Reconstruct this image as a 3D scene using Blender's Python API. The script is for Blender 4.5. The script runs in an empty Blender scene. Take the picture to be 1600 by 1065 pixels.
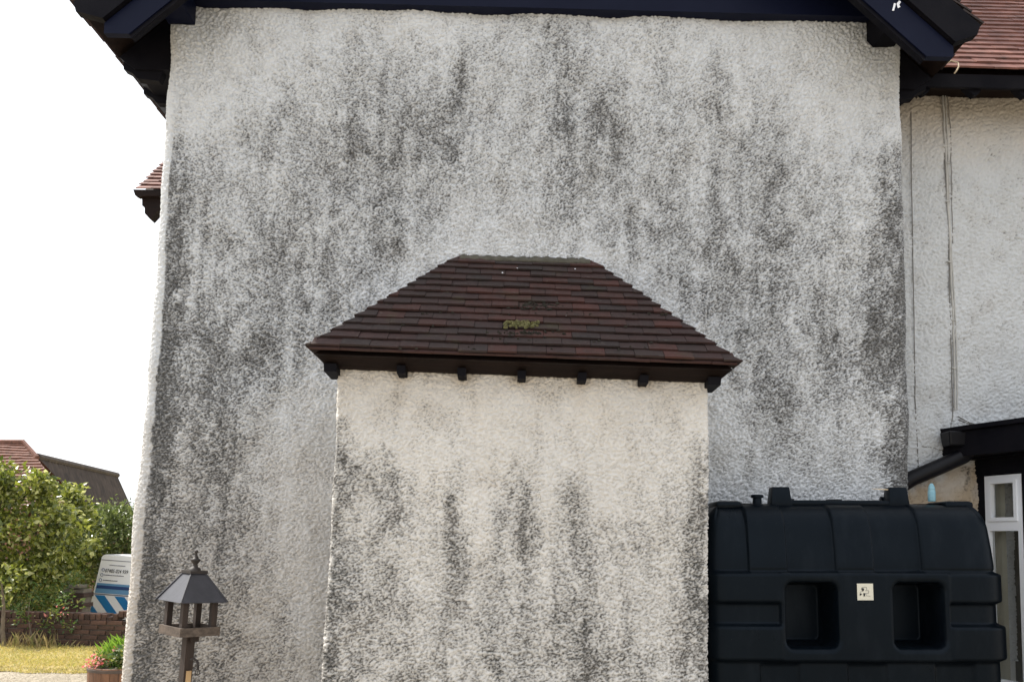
import bpy, bmesh, math, random
import numpy as np
from mathutils import Vector, Matrix
rad = math.radians
random.seed(7); rng = np.random.default_rng(11)
scene = bpy.context.scene
COL = scene.collection

# ------------------------------------------------------------------ camera
FPX, CX, CY = 1250.0, 800.0, 734.0           # focal length and optical centre, photograph pixels
TH = math.atan(116/1250); RO = 0.0255        # pitch up, roll
EYE = np.array([0.0, 0.0, 1.6])
Fv = np.array([0, math.cos(TH), math.sin(TH)])
R0 = np.array([1.0, 0, 0]); U0 = np.array([0, -math.sin(TH), math.cos(TH)])
Rv = R0*math.cos(RO) + U0*math.sin(RO)
Uv = U0*math.cos(RO) - R0*math.sin(RO)
def P(px, py, Y):
    """world point seen at photograph pixel (px,py) on the plane y=Y"""
    d = Fv + (px-CX)/FPX*Rv - (py-CY)/FPX*Uv
    return EYE + d*(Y/d[1])
def proj(p):
    d = p - EYE
    w = d @ Fv
    return CX + FPX*(d @ Rv)/w, CY - FPX*(d @ Uv)/w
cam = bpy.data.cameras.new('camera'); cam_o = bpy.data.objects.new('camera', cam); COL.objects.link(cam_o)
M = Matrix(((Rv[0], Uv[0], -Fv[0], EYE[0]), (Rv[1], Uv[1], -Fv[1], EYE[1]), (Rv[2], Uv[2], -Fv[2], EYE[2]), (0, 0, 0, 1)))
cam_o.matrix_world = M
cam.sensor_fit = 'HORIZONTAL'; cam.sensor_width = 36; cam.lens = 36*FPX/1600
cam.shift_y = (CY-532.5)/1600; cam.shift_x = 0
cam.clip_start = 0.05; cam.clip_end = 2000
scene.camera = cam_o

# ------------------------------------------------------------------ light
SUN_EL, SUN_AZ = 50.0, 21.0                   # azimuth: degrees behind the wall plane, from the left
world = bpy.data.worlds.new('World'); scene.world = world; world.use_nodes = True
nt = world.node_tree; nt.nodes.clear()
sky = nt.nodes.new('ShaderNodeTexSky'); sky.sky_type = 'NISHITA'; sky.sun_disc = False
sky.sun_elevation = rad(SUN_EL); sky.sun_rotation = rad(-(90-SUN_AZ))
sky.air_density = 1.0; sky.dust_density = 4.0; sky.ozone_density = 1.0; sky.altitude = 50
hsv = nt.nodes.new('ShaderNodeHueSaturation'); hsv.inputs['Saturation'].default_value = 0.28
bg = nt.nodes.new('ShaderNodeBackground'); bg.inputs['Strength'].default_value = 0.15
wo = nt.nodes.new('ShaderNodeOutputWorld')
hz = nt.nodes.new('ShaderNodeMix'); hz.data_type = 'RGBA'; hz.inputs[0].default_value = .6; hz.inputs[7].default_value = (7.15, 7.45, 7.9, 1)
nt.links.new(sky.outputs[0], hsv.inputs['Color']); nt.links.new(hsv.outputs[0], hz.inputs[6]); nt.links.new(hz.outputs[2], bg.inputs['Color']); nt.links.new(bg.outputs[0], wo.inputs['Surface'])
sun = bpy.data.lights.new('sun', 'SUN'); sun.energy = 4.6; sun.angle = rad(0.6); sun.color = (1, .95, .86)
sun_o = bpy.data.objects.new('sun', sun); COL.objects.link(sun_o)
SL = Vector((-math.cos(rad(SUN_EL))*math.cos(rad(SUN_AZ)), math.cos(rad(SUN_EL))*math.sin(rad(SUN_AZ)), math.sin(rad(SUN_EL))))
sun_o.rotation_euler = SL.to_track_quat('Z', 'Y').to_euler(); sun_o.location = (-6, 4, 9)
scene.view_settings.view_transform = 'Standard'; scene.view_settings.look = 'None'
scene.view_settings.gamma = 1; scene.view_settings.exposure = 0.62
scene.view_settings.use_curve_mapping = False
try:
    scene.cycles.max_bounces = 8; scene.cycles.use_denoising = True
except Exception: pass

# ------------------------------------------------------------------ helpers
def tag(o, label=None, cat=None, group=None, kind=None):
    if label: o['label'] = label
    if cat: o['category'] = cat
    if group: o['group'] = group
    if kind: o['kind'] = kind
    return o
ORG = {}
def empty(name, loc, label, cat, group=None):
    o = bpy.data.objects.new(name, None); COL.objects.link(o); o.location = loc
    o.empty_display_size = .2
    ORG[o.name] = np.array(loc, float)
    return tag(o, label, cat, group)
def link_mesh(name, me, parent=None):
    o = bpy.data.objects.new(name, me); COL.objects.link(o)
    if parent is not None:
        o.parent = parent; ORG[o.name] = ORG.get(parent.name, np.zeros(3))
    return o
def mesh(name, verts, faces, mat, parent=None, smooth=False, attrs=None, loc=None):
    """verts in world coordinates; quads as an int array or a list of tuples"""
    v = np.asarray(verts, float)
    org = ORG.get(parent.name, np.zeros(3)) if parent is not None else (np.array(loc, float) if loc is not None else np.zeros(3))
    v = v - org
    me = bpy.data.meshes.new(name)
    if isinstance(faces, np.ndarray):
        n = faces.shape[1]
        me.vertices.add(len(v)); me.vertices.foreach_set('co', v.astype(np.float32).ravel())
        me.loops.add(faces.size); me.loops.foreach_set('vertex_index', faces.astype(np.int32).ravel())
        me.polygons.add(len(faces))
        me.polygons.foreach_set('loop_start', np.arange(0, faces.size, n, dtype=np.int32))
        me.polygons.foreach_set('loop_total', np.full(len(faces), n, dtype=np.int32))
        me.update(calc_edges=True)
    else:
        me.from_pydata([tuple(map(float, a)) for a in v], [], faces); me.update()
    if smooth: me.polygons.foreach_set('use_smooth', np.ones(len(me.polygons), dtype=bool))
    for k, a in (attrs or {}).items():
        at = me.attributes.new(k, 'FLOAT', 'POINT'); at.data.foreach_set('value', np.asarray(a, np.float32).ravel())
    if mat: me.materials.append(mat)
    o = link_mesh(name, me, parent)
    if parent is None and loc is not None: o.location = loc; ORG[o.name] = org
    return o
class MB:
    def __init__(s): s.v = []; s.f = []
    def add(s, v, f):
        b = len(s.v); s.v += [tuple(map(float, a)) for a in v]; s.f += [tuple(b+i for i in q) for q in f]; return s
    def box(s, c, d, rot=None, taper=0, bev=0):
        c = np.array(c, float); hx, hy, hz = np.array(d)/2
        if bev:
            bm = bmesh.new(); bmesh.ops.create_cube(bm, size=1)
            for q in bm.verts: q.co = Vector((q.co.x*2*hx, q.co.y*2*hy, q.co.z*2*hz))
            bmesh.ops.bevel(bm, geom=bm.edges[:], offset=bev, segments=2, affect='EDGES', profile=.5)
            bm.verts.ensure_lookup_table()
            pts = [np.array(q.co) for q in bm.verts]; fs = [[q.index for q in f.verts] for f in bm.faces]; bm.free()
        else:
            pts = [np.array([sx*hx, sy*hy, sz*hz]) for sz in (-1, 1) for sy in (-1, 1) for sx in (-1, 1)]
            fs = [(0, 2, 3, 1), (4, 5, 7, 6), (0, 1, 5, 4), (2, 6, 7, 3), (0, 4, 6, 2), (1, 3, 7, 5)]
        if taper: pts = [np.array([p[0]*(1-taper*(p[2]/hz+1)/2), p[1]*(1-taper*(p[2]/hz+1)/2), p[2]]) for p in pts]
        if rot is not None: pts = [np.array(rot @ Vector(p)) for p in pts]
        return s.add([p+c for p in pts], fs)
    def prism(s, poly, vec):
        """closed polygon (3-D points) extruded along vec"""
        n = len(poly); vec = np.array(vec, float); a = [np.array(p, float) for p in poly]
        return s.add(a+[p+vec for p in a], [tuple(range(n))[::-1], tuple(range(n, 2*n))]+[(i, (i+1) % n, n+(i+1) % n, n+i) for i in range(n)])
    def tube(s, pts, r, n=8, cap=True):
        pts = [np.array(p, float) for p in pts]; b = len(s.v)
        rs = r if hasattr(r, '__len__') else [r]*len(pts)
        for i, p in enumerate(pts):
            t = pts[min(i+1, len(pts)-1)]-pts[max(i-1, 0)]; t = t/(np.linalg.norm(t)+1e-9)
            a = np.cross(t, [0, 1, 0]) if abs(t[1]) < .9 else np.cross(t, [1, 0, 0]); a /= np.linalg.norm(a); c = np.cross(t, a)
            for k in range(n):
                g = 2*math.pi*k/n; s.v.append(tuple(p+rs[i]*(a*math.cos(g)+c*math.sin(g))))
        for i in range(len(pts)-1):
            for k in range(n):
                s.f.append((b+i*n+k, b+i*n+(k+1) % n, b+(i+1)*n+(k+1) % n, b+(i+1)*n+k))
        if cap:
            s.f.append(tuple(b+k for k in range(n))[::-1]); s.f.append(tuple(b+(len(pts)-1)*n+k for k in range(n)))
        return s
    def lathe(s, c, prof, n=20):
        b = len(s.v); c = np.array(c, float)
        for r, z in prof:
            for k in range(n):
                g = 2*math.pi*k/n; s.v.append(tuple(c+np.array([r*math.cos(g), r*math.sin(g), z])))
        for i in range(len(prof)-1):
            for k in range(n): s.f.append((b+i*n+k, b+i*n+(k+1) % n, b+(i+1)*n+(k+1) % n, b+(i+1)*n+k))
        s.f.append(tuple(b+k for k in range(n))[::-1]); s.f.append(tuple(b+(len(prof)-1)*n+k for k in range(n)))
        return s
    def build(s, name, mat, parent=None, smooth=False, loc=None):
        o = mesh(name, s.v, s.f, mat, parent, smooth, loc=loc)
        if smooth: o.data.set_sharp_from_angle(angle=rad(38))
        return o
def sstep(a, b, x): t = np.clip((x-a)/(b-a), 0, 1); return t*t*(3-2*t)

# ------------------------------------------------------------------ materials
def newmat(name):
    m = bpy.data.materials.new(name); m.use_nodes = True; t = m.node_tree
    return m, t, t.nodes['Principled BSDF']
def N(t, kind, **kw):
    n = t.nodes.new(kind)
    for k, v in kw.items():
        if k in n.inputs: n.inputs[k].default_value = v
        else: setattr(n, k, v)
    return n
def ramp(t, src, stops):
    r = t.nodes.new('ShaderNodeValToRGB'); e = r.color_ramp.elements
    while len(e) > 1: e.remove(e[-1])
    for i, (p, c) in enumerate(stops):
        q = e[0] if i == 0 else e.new(p)
        q.position = p; q.color = (*c, 1) if len(c) == 3 else c
    t.links.new(src, r.inputs[0]); return r.outputs[0]
def rmap(t, src, a, b, c, d):
    r = N(t, 'ShaderNodeMapRange'); t.links.new(src, r.inputs[0])
    for i, v in enumerate((a, b, c, d)): r.inputs[i+1].default_value = v
    return r.outputs[0]
def mixc(t, fac, a, b, mode='MIX'):
    m = t.nodes.new('ShaderNodeMix'); m.data_type = 'RGBA'; m.blend_type = mode
    for s, v in ((m.inputs[0], fac), (m.inputs[6], a), (m.inputs[7], b)):
        if hasattr(v, 'links') or hasattr(v, 'is_linked'): t.links.new(v, s)
        elif isinstance(v, (int, float)): s.default_value = v
        else: s.default_value = (*v, 1)
    return m.outputs[2]
def noise(t, scale, detail=4, rough=.55, stretch=None, coord='Object'):
    tc = t.nodes.new('ShaderNodeTexCoord'); mp = t.nodes.new('ShaderNodeMapping'); t.links.new(tc.outputs[coord], mp.inputs[0])
    if stretch: mp.inputs['Scale'].default_value = stretch
    n = N(t, 'ShaderNodeTexNoise', Scale=scale, Detail=detail, Roughness=rough); t.links.new(mp.outputs[0], n.inputs['Vector'])
    return n.outputs[0]
def bump(t, b, src, strength, dist):
    n = N(t, 'ShaderNodeBump', Strength=strength, Distance=dist); t.links.new(src, n.inputs['Height']); t.links.new(n.outputs[0], b.inputs['Normal'])
def plain(name, c1, c2, scale=6, rough=.6, bs=.3, bd=.003, bscale=60, stretch=None, spec=.5, rand=0, detail=5):
    m, t, b = newmat(name)
    col = ramp(t, noise(t, scale, detail, .6, stretch), [(.3, c1), (.7, c2)])
    if rand:
        oi = t.nodes.new('ShaderNodeObjectInfo')
        hs = N(t, 'ShaderNodeHueSaturation'); t.links.new(col, hs.inputs['Color'])
        t.links.new(rmap(t, oi.outputs['Random'], 0, 1, 1-rand, 1+rand), hs.inputs['Value']); col = hs.outputs[0]
    t.links.new(col, b.inputs['Base Color'])
    b.inputs['Roughness'].default_value = rough; b.inputs['Specular IOR Level'].default_value = spec
    if bs: bump(t, b, noise(t, bscale, 4, .6, stretch), bs, bd)
    return m

def wall_mat(name, paint, paint2, dark, dark2):
    m, t, b = newmat(name)
    at = N(t, 'ShaderNodeAttribute', attribute_name='grime'); fi = N(t, 'ShaderNodeAttribute', attribute_name='film'); br = N(t, 'ShaderNodeAttribute', attribute_name='tint')
    fine = noise(t, 95, 5, .72, (1, 1, 1.7))
    base = ramp(t, noise(t, 1.7, 5, .6), [(.35, paint), (.65, paint2)])
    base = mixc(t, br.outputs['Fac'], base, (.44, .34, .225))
    base = mixc(t, rmap(t, fi.outputs['Fac'], 0, 1, 0, .56), base, (.215, .213, .21))
    g = N(t, 'ShaderNodeMath', operation='ADD'); t.links.new(at.outputs['Fac'], g.inputs[0])
    t.links.new(rmap(t, fine, .32, .68, -.34, .34), g.inputs[1])
    gg0 = rmap(t, g.outputs[0], .10, 1.12, 0, 1)
    gm = N(t, 'ShaderNodeMath', operation='MULTIPLY'); t.links.new(gg0, gm.inputs[0]); t.links.new(rmap(t, at.outputs['Fac'], 0, .12, 0, 1), gm.inputs[1]); gg = gm.outputs[0]
    dk = ramp(t, noise(t, 3.0, 4, .6), [(.35, dark), (.65, dark2)])
    col = mixc(t, gg, base, dk)
    t.links.new(col, b.inputs['Base Color']); b.inputs['Roughness'].default_value = .85; b.inputs['Specular IOR Level'].default_value = .25
    bump(t, b, noise(t, 130, 4, .65), .8, .006)
    return m
M_WALL = wall_mat('roughcast_white', (.70, .715, .73), (.64, .655, .67), (.042, .041, .040), (.075, .073, .070))
M_PROJ = wall_mat('roughcast_cream', (.755, .728, .685), (.705, .682, .645), (.045, .045, .042), (.082, .075, .066))
M_WING = wall_mat('roughcast_grey', (.60, .615, .625), (.55, .565, .575), (.05, .045, .04), (.08, .07, .06))
M_NAVY = plain('navy_gloss_paint', (.0038, .0055, .017), (.006, .008, .022), 3, .45, .25, .002, 40, spec=.09)
M_BLACK = plain('black_paint', (.004, .004, .0065), (.009, .0085, .011), 5, .6, .3, .003, 50, spec=.06)
M_SOFFIT = plain('dark_brown_stained_wood', (.007, .0045, .004), (.016, .009, .007), 4, .7, .4, .004, 40, stretch=(1, 8, 8), spec=.12)
def tile_mat(name, stops, moss=0, rough=.75):
    m, t, b = newmat(name)
    oi = t.nodes.new('ShaderNodeObjectInfo')
    at = N(t, 'ShaderNodeAttribute', attribute_name='pick')
    s = N(t, 'ShaderNodeMath', operation='ADD'); t.links.new(oi.outputs['Random'], s.inputs[0]); t.links.new(at.outputs['Fac'], s.inputs[1])
    f = N(t, 'ShaderNodeMath', operation='FRACT'); t.links.new(s.outputs[0], f.inputs[0])
    col = ramp(t, f.outputs[0], stops)
    col = mixc(t, rmap(t, noise(t, 9, 6, .65), .42, .75, 0, .65), col, (.022, .021, .019))
    col = mixc(t, rmap(t, noise(t, 38, 4, .6), .62, .78, 0, .5), col, (.13, .115, .095))
    if moss: col = mixc(t, rmap(t, noise(t, 5, 5, .6), .6, .72, 0, moss), col, (.06, .06, .025))
    t.links.new(col, b.inputs['Base Color']); b.inputs['Roughness'].default_value = rough; b.inputs['Specular IOR Level'].default_value = .3
    bump(t, b, noise(t, 90, 4, .6), .5, .003)
    return m
M_TILE = tile_mat('clay_tile_dark', [(0, (.046, .023, .021)), (.2, (.036, .023, .021)), (.4, (.048, .023, .021)), (.6, (.031, .022, .021)), (.8, (.044, .023, .021)), (1, (.038, .022, .021))], .3)
M_TILER = tile_mat('clay_tile_red', [(0, (.060, .026, .022)), (.35, (.050, .024, .021)), (.7, (.070, .028, .023)), (1, (.046, .024, .021))], .2)
M_TILEP = tile_mat('clay_tile_weathered_pink', [(0, (.20, .09, .07)), (.3, (.15, .065, .052)), (.6, (.26, .125, .10)), (1, (.17, .075, .06))])
M_MORTAR = plain('mossy_mortar', (.045, .042, .028), (.11, .10, .078), 14, .9, .8, .008, 60)
M_MOSS = plain('yellow_green_moss', (.07, .07, .022), (.18, .165, .065), 30, .95, .9, .01, 90)
M_TANK = plain('dark_green_plastic', (.0016, .0030, .0050), (.0026, .0044, .0066), 2.5, .33, .12, .002, 30, spec=.12)
_t = M_TANK.node_tree; _b = _t.nodes['Principled BSDF']; _c = _b.inputs['Base Color'].links[0].from_socket
_d = mixc(_t, rmap(_t, noise(_t, 5, 7, .75, (1.5, 1.5, .5)), .50, .78, 0, .5), _c, (.012, .015, .019)); _d = mixc(_t, rmap(_t, noise(_t, 42, 3, .8), .70, .78, 0, .6), _d, (.06, .06, .055))
_t.links.new(_d, _b.inputs['Base Color']); _t.links.new(rmap(_t, noise(_t, 4, 6, .7), .3, .7, .26, .46), _b.inputs['Roughness'])
M_TANK.node_tree.nodes['Principled BSDF'].inputs['Specular Tint'].default_value = (.72, .85, 1, 1)
M_UPVC = plain('white_upvc', (.78, .80, .84), (.82, .84, .87), 5, .35, .05, .001, 30)
M_PVCB = plain('black_pipe', (.004, .004, .006), (.008, .008, .011), 8, .4, .1, .001, 30, spec=.2)
M_CABLE = plain('grey_cable', (.36, .35, .33), (.50, .49, .46), 20, .6, .1, .001, 80)
M_CABLED = plain('dark_cable', (.12, .11, .10), (.22, .21, .19), 20, .6, .1, .001, 80)
M_WOOD = plain('weathered_brown_wood', (.018, .011, .008), (.045, .027, .018), 5, .75, .6, .004, 30, stretch=(6, 6, .7))
M_WOODL = plain('weathered_pale_wood', (.05, .036, .026), (.14, .105, .08), 6, .8, .6, .004, 30, stretch=(.8, 6, 6))
M_LEAD = plain('grey_roof_sheet', (.028, .028, .034), (.055, .055, .066), 8, .36, .3, .002, 60, spec=.5)
M_IRON = plain('rusty_iron', (.010, .008, .007), (.028, .018, .013), 20, .6, .4, .002, 80)
M_PEG = plain('pale_pine_wood', (.42, .26, .12), (.55, .36, .18), 5, .7, .3, .003, 30, stretch=(5, 5, .6))
M_BRICK = plain('old_red_brick', (.042, .024, .018), (.090, .048, .035), 14, .9, .7, .006, 60, rand=.45)
M_JOINT = plain('lime_mortar', (.10, .088, .07), (.16, .14, .115), 14, .95, .6, .006, 60)
M_VAN = plain('white_vehicle_paint', (.80, .80, .82), (.84, .84, .85), 2, .3, 0)
M_BLUE = plain('blue_vinyl', (.02, .16, .38), (.025, .19, .43), 3, .35, 0)
M_BLUE2 = plain('pale_blue_vinyl', (.12, .27, .45), (.15, .31, .5), 3, .35, 0)
M_NAVYT = plain('dark_blue_vinyl', (.02, .05, .16), (.03, .06, .18), 3, .4, 0)
M_GREYT = plain('grey_print', (.14, .14, .17), (.18, .18, .22), 3, .5, 0)
M_RUBBER = plain('black_rubber', (.012, .012, .012), (.02, .02, .02), 8, .8, .2, .002, 60)
M_STICK = plain('cream_sticker', (.58, .55, .45), (.64, .61, .50), 10, .6, 0)
M_INK = plain('black_ink', (.012, .012, .012), (.02, .02, .02), 10, .6, 0)
M_INKG = plain('grey_ink', (.2, .19, .17), (.26, .25, .22), 10, .6, 0)
M_STRAW = plain('pale_straw', (.5, .4, .28), (.65, .55, .4), 20, .8, 0)
M_POT = plain('oak_barrel_stave', (.10, .045, .022), (.21, .10, .05), 6, .6, .5, .004, 30, stretch=(6, 6, .7), rand=.25)
M_HOOP = plain('barrel_hoop', (.04, .03, .025), (.09, .06, .045), 12, .5, .3, .002, 50)
M_SOIL = plain('dark_soil', (.02, .014, .01), (.05, .035, .025), 30, .95, .9, .01, 60)
M_BARK = plain('bark', (.08, .06, .045), (.20, .16, .12), 12, .9, .9, .01, 40, stretch=(3, 3, .8))
M_DARKROOF = plain('dark_sheet_roof', (.035, .028, .026), (.085, .066, .056), 1.2, .85, .5, .02, 8, stretch=(4, 4, 1))
M_BARNW = plain('barn_brick_wall', (.14, .06, .045), (.24, .12, .09), 4, .9, .5, .01, 14)
def leaf_mat(name, stops, trans=.45, rough=.42):
    m, t, b = newmat(name)
    at = N(t, 'ShaderNodeAttribute', attribute_name='pick')
    c = ramp(t, at.outputs['Fac'], stops); t.links.new(c, b.inputs['Base Color'])
    b.inputs['Roughness'].default_value = rough; b.inputs['Specular IOR Level'].default_value = .5
    tr = N(t, 'ShaderNodeBsdfTranslucent'); hs = N(t, 'ShaderNodeHueSaturation', Saturation=1.1, Value=1.5); t.links.new(c, hs.inputs['Color']); t.links.new(hs.outputs[0], tr.inputs['Color'])
    mx = N(t, 'ShaderNodeMixShader'); mx.inputs[0].default_value = trans
    t.links.new(b.outputs[0], mx.inputs[1]); t.links.new(tr.outputs[0], mx.inputs[2]); t.links.new(mx.outputs[0], t.nodes['Material Output'].inputs[0])
    return m
M_LEAF = leaf_mat('broad_leaf', rough=.28, trans=.32, stops=[(0, (.045, .065, .015)), (.4, (.12, .145, .028)), (.8, (.30, .32, .07)), (1, (.5, .5, .24))])
M_LEAF2 = leaf_mat('hedge_leaf', [(0, (.06, .085, .028)), (.6, (.12, .15, .045)), (1, (.22, .25, .09))], .35)
M_LIME = leaf_mat('lime_green_leaf', [(0, (.09, .17, .02)), (1, (.18, .28, .05))], .5)
M_PLEAF = leaf_mat('pot_plant_leaf', [(0, (.05, .10, .03)), (.6, (.10, .15, .04)), (1, (.24, .22, .06))], .4)
M_PETAL = leaf_mat('pink_petal', [(0, (.55, .06, .06)), (.5, (.6, .22, .2)), (1, (.7, .42, .38))], .3)
M_DRY = leaf_mat('dry_grass', [(0, (.22, .17, .08)), (.5, (.34, .27, .13)), (1, (.16, .19, .06))], .3)
M_LAWN = leaf_mat('lawn_blade', [(0, (.38, .33, .10)), (.5, (.52, .43, .18)), (1, (.28, .29, .08))], .3)

def ground_mat(name, stops, s1, s2, bd, coarse=.9):
    m, t, b = newmat(name)
    c = ramp(t, noise(t, s1, 6, .65), stops)
    c = mixc(t, rmap(t, noise(t, coarse, 4, .6), .35, .7, 0, .4), c, stops[0][1])
    t.links.new(c, b.inputs['Base Color']); b.inputs['Roughness'].default_value = .95; b.inputs['Specular IOR Level'].default_value = .2
    bump(t, b, noise(t, s2, 5, .65), .9, bd); return m
M_GRAVEL = ground_mat('pale_gravel', [(.35, (.25, .215, .165)), (.5, (.37, .325, .255)), (.65, (.50, .44, .35))], 45, 60, .02)
M_TURF = ground_mat('dry_turf', [(.35, (.28, .23, .09)), (.55, (.42, .34, .15)), (.7, (.55, .42, .23))], 14, 40, .03)
M_EARTH = ground_mat('bare_edge_earth', [(.3, (.20, .12, .07)), (.6, (.34, .23, .14))], 20, 40, .03)

# ------------------------------------------------------------------ ground
def sheet(name, x0, x1, y0, y1, nx, ny, zf, mat):
    X, Y = np.meshgrid(np.linspace(x0, x1, nx), np.linspace(y0, y1, ny))
    Z = zf(X, Y); v = np.stack([X, Y, Z], -1).reshape(-1, 3)
    i = np.arange(nx*ny).reshape(ny, nx)
    f = np.stack([i[:-1, :-1], i[:-1, 1:], i[1:, 1:], i[1:, :-1]], -1).reshape(-1, 4)
    return tag(mesh(name, v, f, mat, None, True), kind='structure')
sheet('field', -400, 400, 11.6, 900, 60, 60, lambda X, Y: np.full_like(X, -.85), M_TURF)
sheet('gravel_drive', -60, 60, -60, 11.62, 2, 2, lambda X, Y: np.zeros_like(X), M_GRAVEL)
mesh_bank = MB().prism([(-60, 11.62, -.9), (-60, 11.72, -.9), (-60, 11.62, -.003)], (120, 0, 0)).build('bank', M_EARTH); tag(mesh_bank, kind='structure')
def lawn_z(X, Y):
    e = 9.42+.10*np.sin(X*1.3)+.05*np.sin(X*4.1+1)
    return .004+.05*sstep(0, .16, Y-e)+.008*np.sin(X*3)*np.sin(Y*5)
lx, ly = -14, -2.9
Xg, Yg = np.meshgrid(np.linspace(-14, -2.9, 260), np.linspace(0, 1, 60))
e = 9.42+.10*np.sin(Xg*1.3)+.05*np.sin(Xg*4.1+1)+.03*np.sin(Xg*13)
Yg = e+(11.2-e)*Yg**1.6
Zg = .004+.05*sstep(0, .16, Yg-e)+.008*np.sin(Xg*3)*np.sin(Yg*5)
ii = np.arange(260*60).reshape(60, 260)
tag(mesh('lawn', np.stack([Xg, Yg, Zg], -1).reshape(-1, 3), np.stack([ii[:-1, :-1], ii[:-1, 1:], ii[1:, 1:], ii[1:, :-1]], -1).reshape(-1, 4), M_TURF, None, True), kind='structure')

# ------------------------------------------------------------------ rough walls
def fnoise(h, w, dx, lx, lz, band=.35, seed=0):
    """band-passed noise, wavelengths lx, lz metres on a grid of spacing dx, unit variance"""
    r = np.random.default_rng(seed); a = np.fft.rfft2(r.standard_normal((h, w)))
    fz = np.fft.fftfreq(h, dx)[:, None]*lz; fx = np.fft.rfftfreq(w, dx)[None, :]*lx
    k = np.sqrt(fx**2+fz**2); H = np.exp(-((k-1)/band)**2) if band < 1 else np.exp(-(k**2))
    o = np.fft.irfft2(a*H, s=(h, w)); return o/o.std()
def grid_sample(G, gx0, gy0, step, px, py):
    G = np.asarray(G, float); h, w = G.shape
    u = np.clip((px-gx0)/step, 0, w-1.001); v = np.clip((py-gy0)/step, 0, h-1.001)
    i = u.astype(int); j = v.astype(int); a = u-i; b = v-j; a = a*a*(3-2*a)*.5+a*.5; b = b*b*(3-2*b)*.5+b*.5
    return (G[j, i]*(1-a)+G[j, i+1]*a)*(1-b)+(G[j+1, i]*(1-a)+G[j+1, i+1]*a)*b
def rows(txt, n): return [[int(c) for c in r.ljust(n, '0')[:n]] for r in txt.split()]
GM = rows("""00000000000000010001000000000000
0000001112221223363234211000000
00000011233324323532231310000000
00000122334335433544232411000000
02101243345456533645243423110000
03222443455667443665343334211110
05433444566675243455443445322344
06433345566543333545443546433477
06443445666542223544554546443488
07544555566531122334564546544588
07544556655310111212455646444588
07544466553100000001235557444699
08655556631000000000124557455799
08666565420000000000012366655799""", 32)
LL = "786776631 886676510 885563210 874563210 774563200 764563200 865564210 865563210 865653211 865553211 875643321 876654422 876765432 876765432".split()
RR = "135777899 166777799 135544599 124333589 124333488 113222388 112222377 112222377 112222377 112222377 112222377 112222377 112222377 112222377".split()
for l, r in zip(LL, RR): GM.append([int(c) for c in l]+[0]*14+[int(c) for c in r])
GM = [[(v if v < 3 else min(v+.7, 6.3) if 1 < i < 28 else v) for i, v in enumerate(r)] for r in GM]
GP = rows("""1111111111111111
1011001010010010
3000000000000000
7400000000000003
8765100000000016
8667331351301327
8457462562521437
8464462562634337
8655463663642447
8757353664634346
8666454776635346
8656555776755556
8656666775866656
8656666775866656""", 16)

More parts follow.
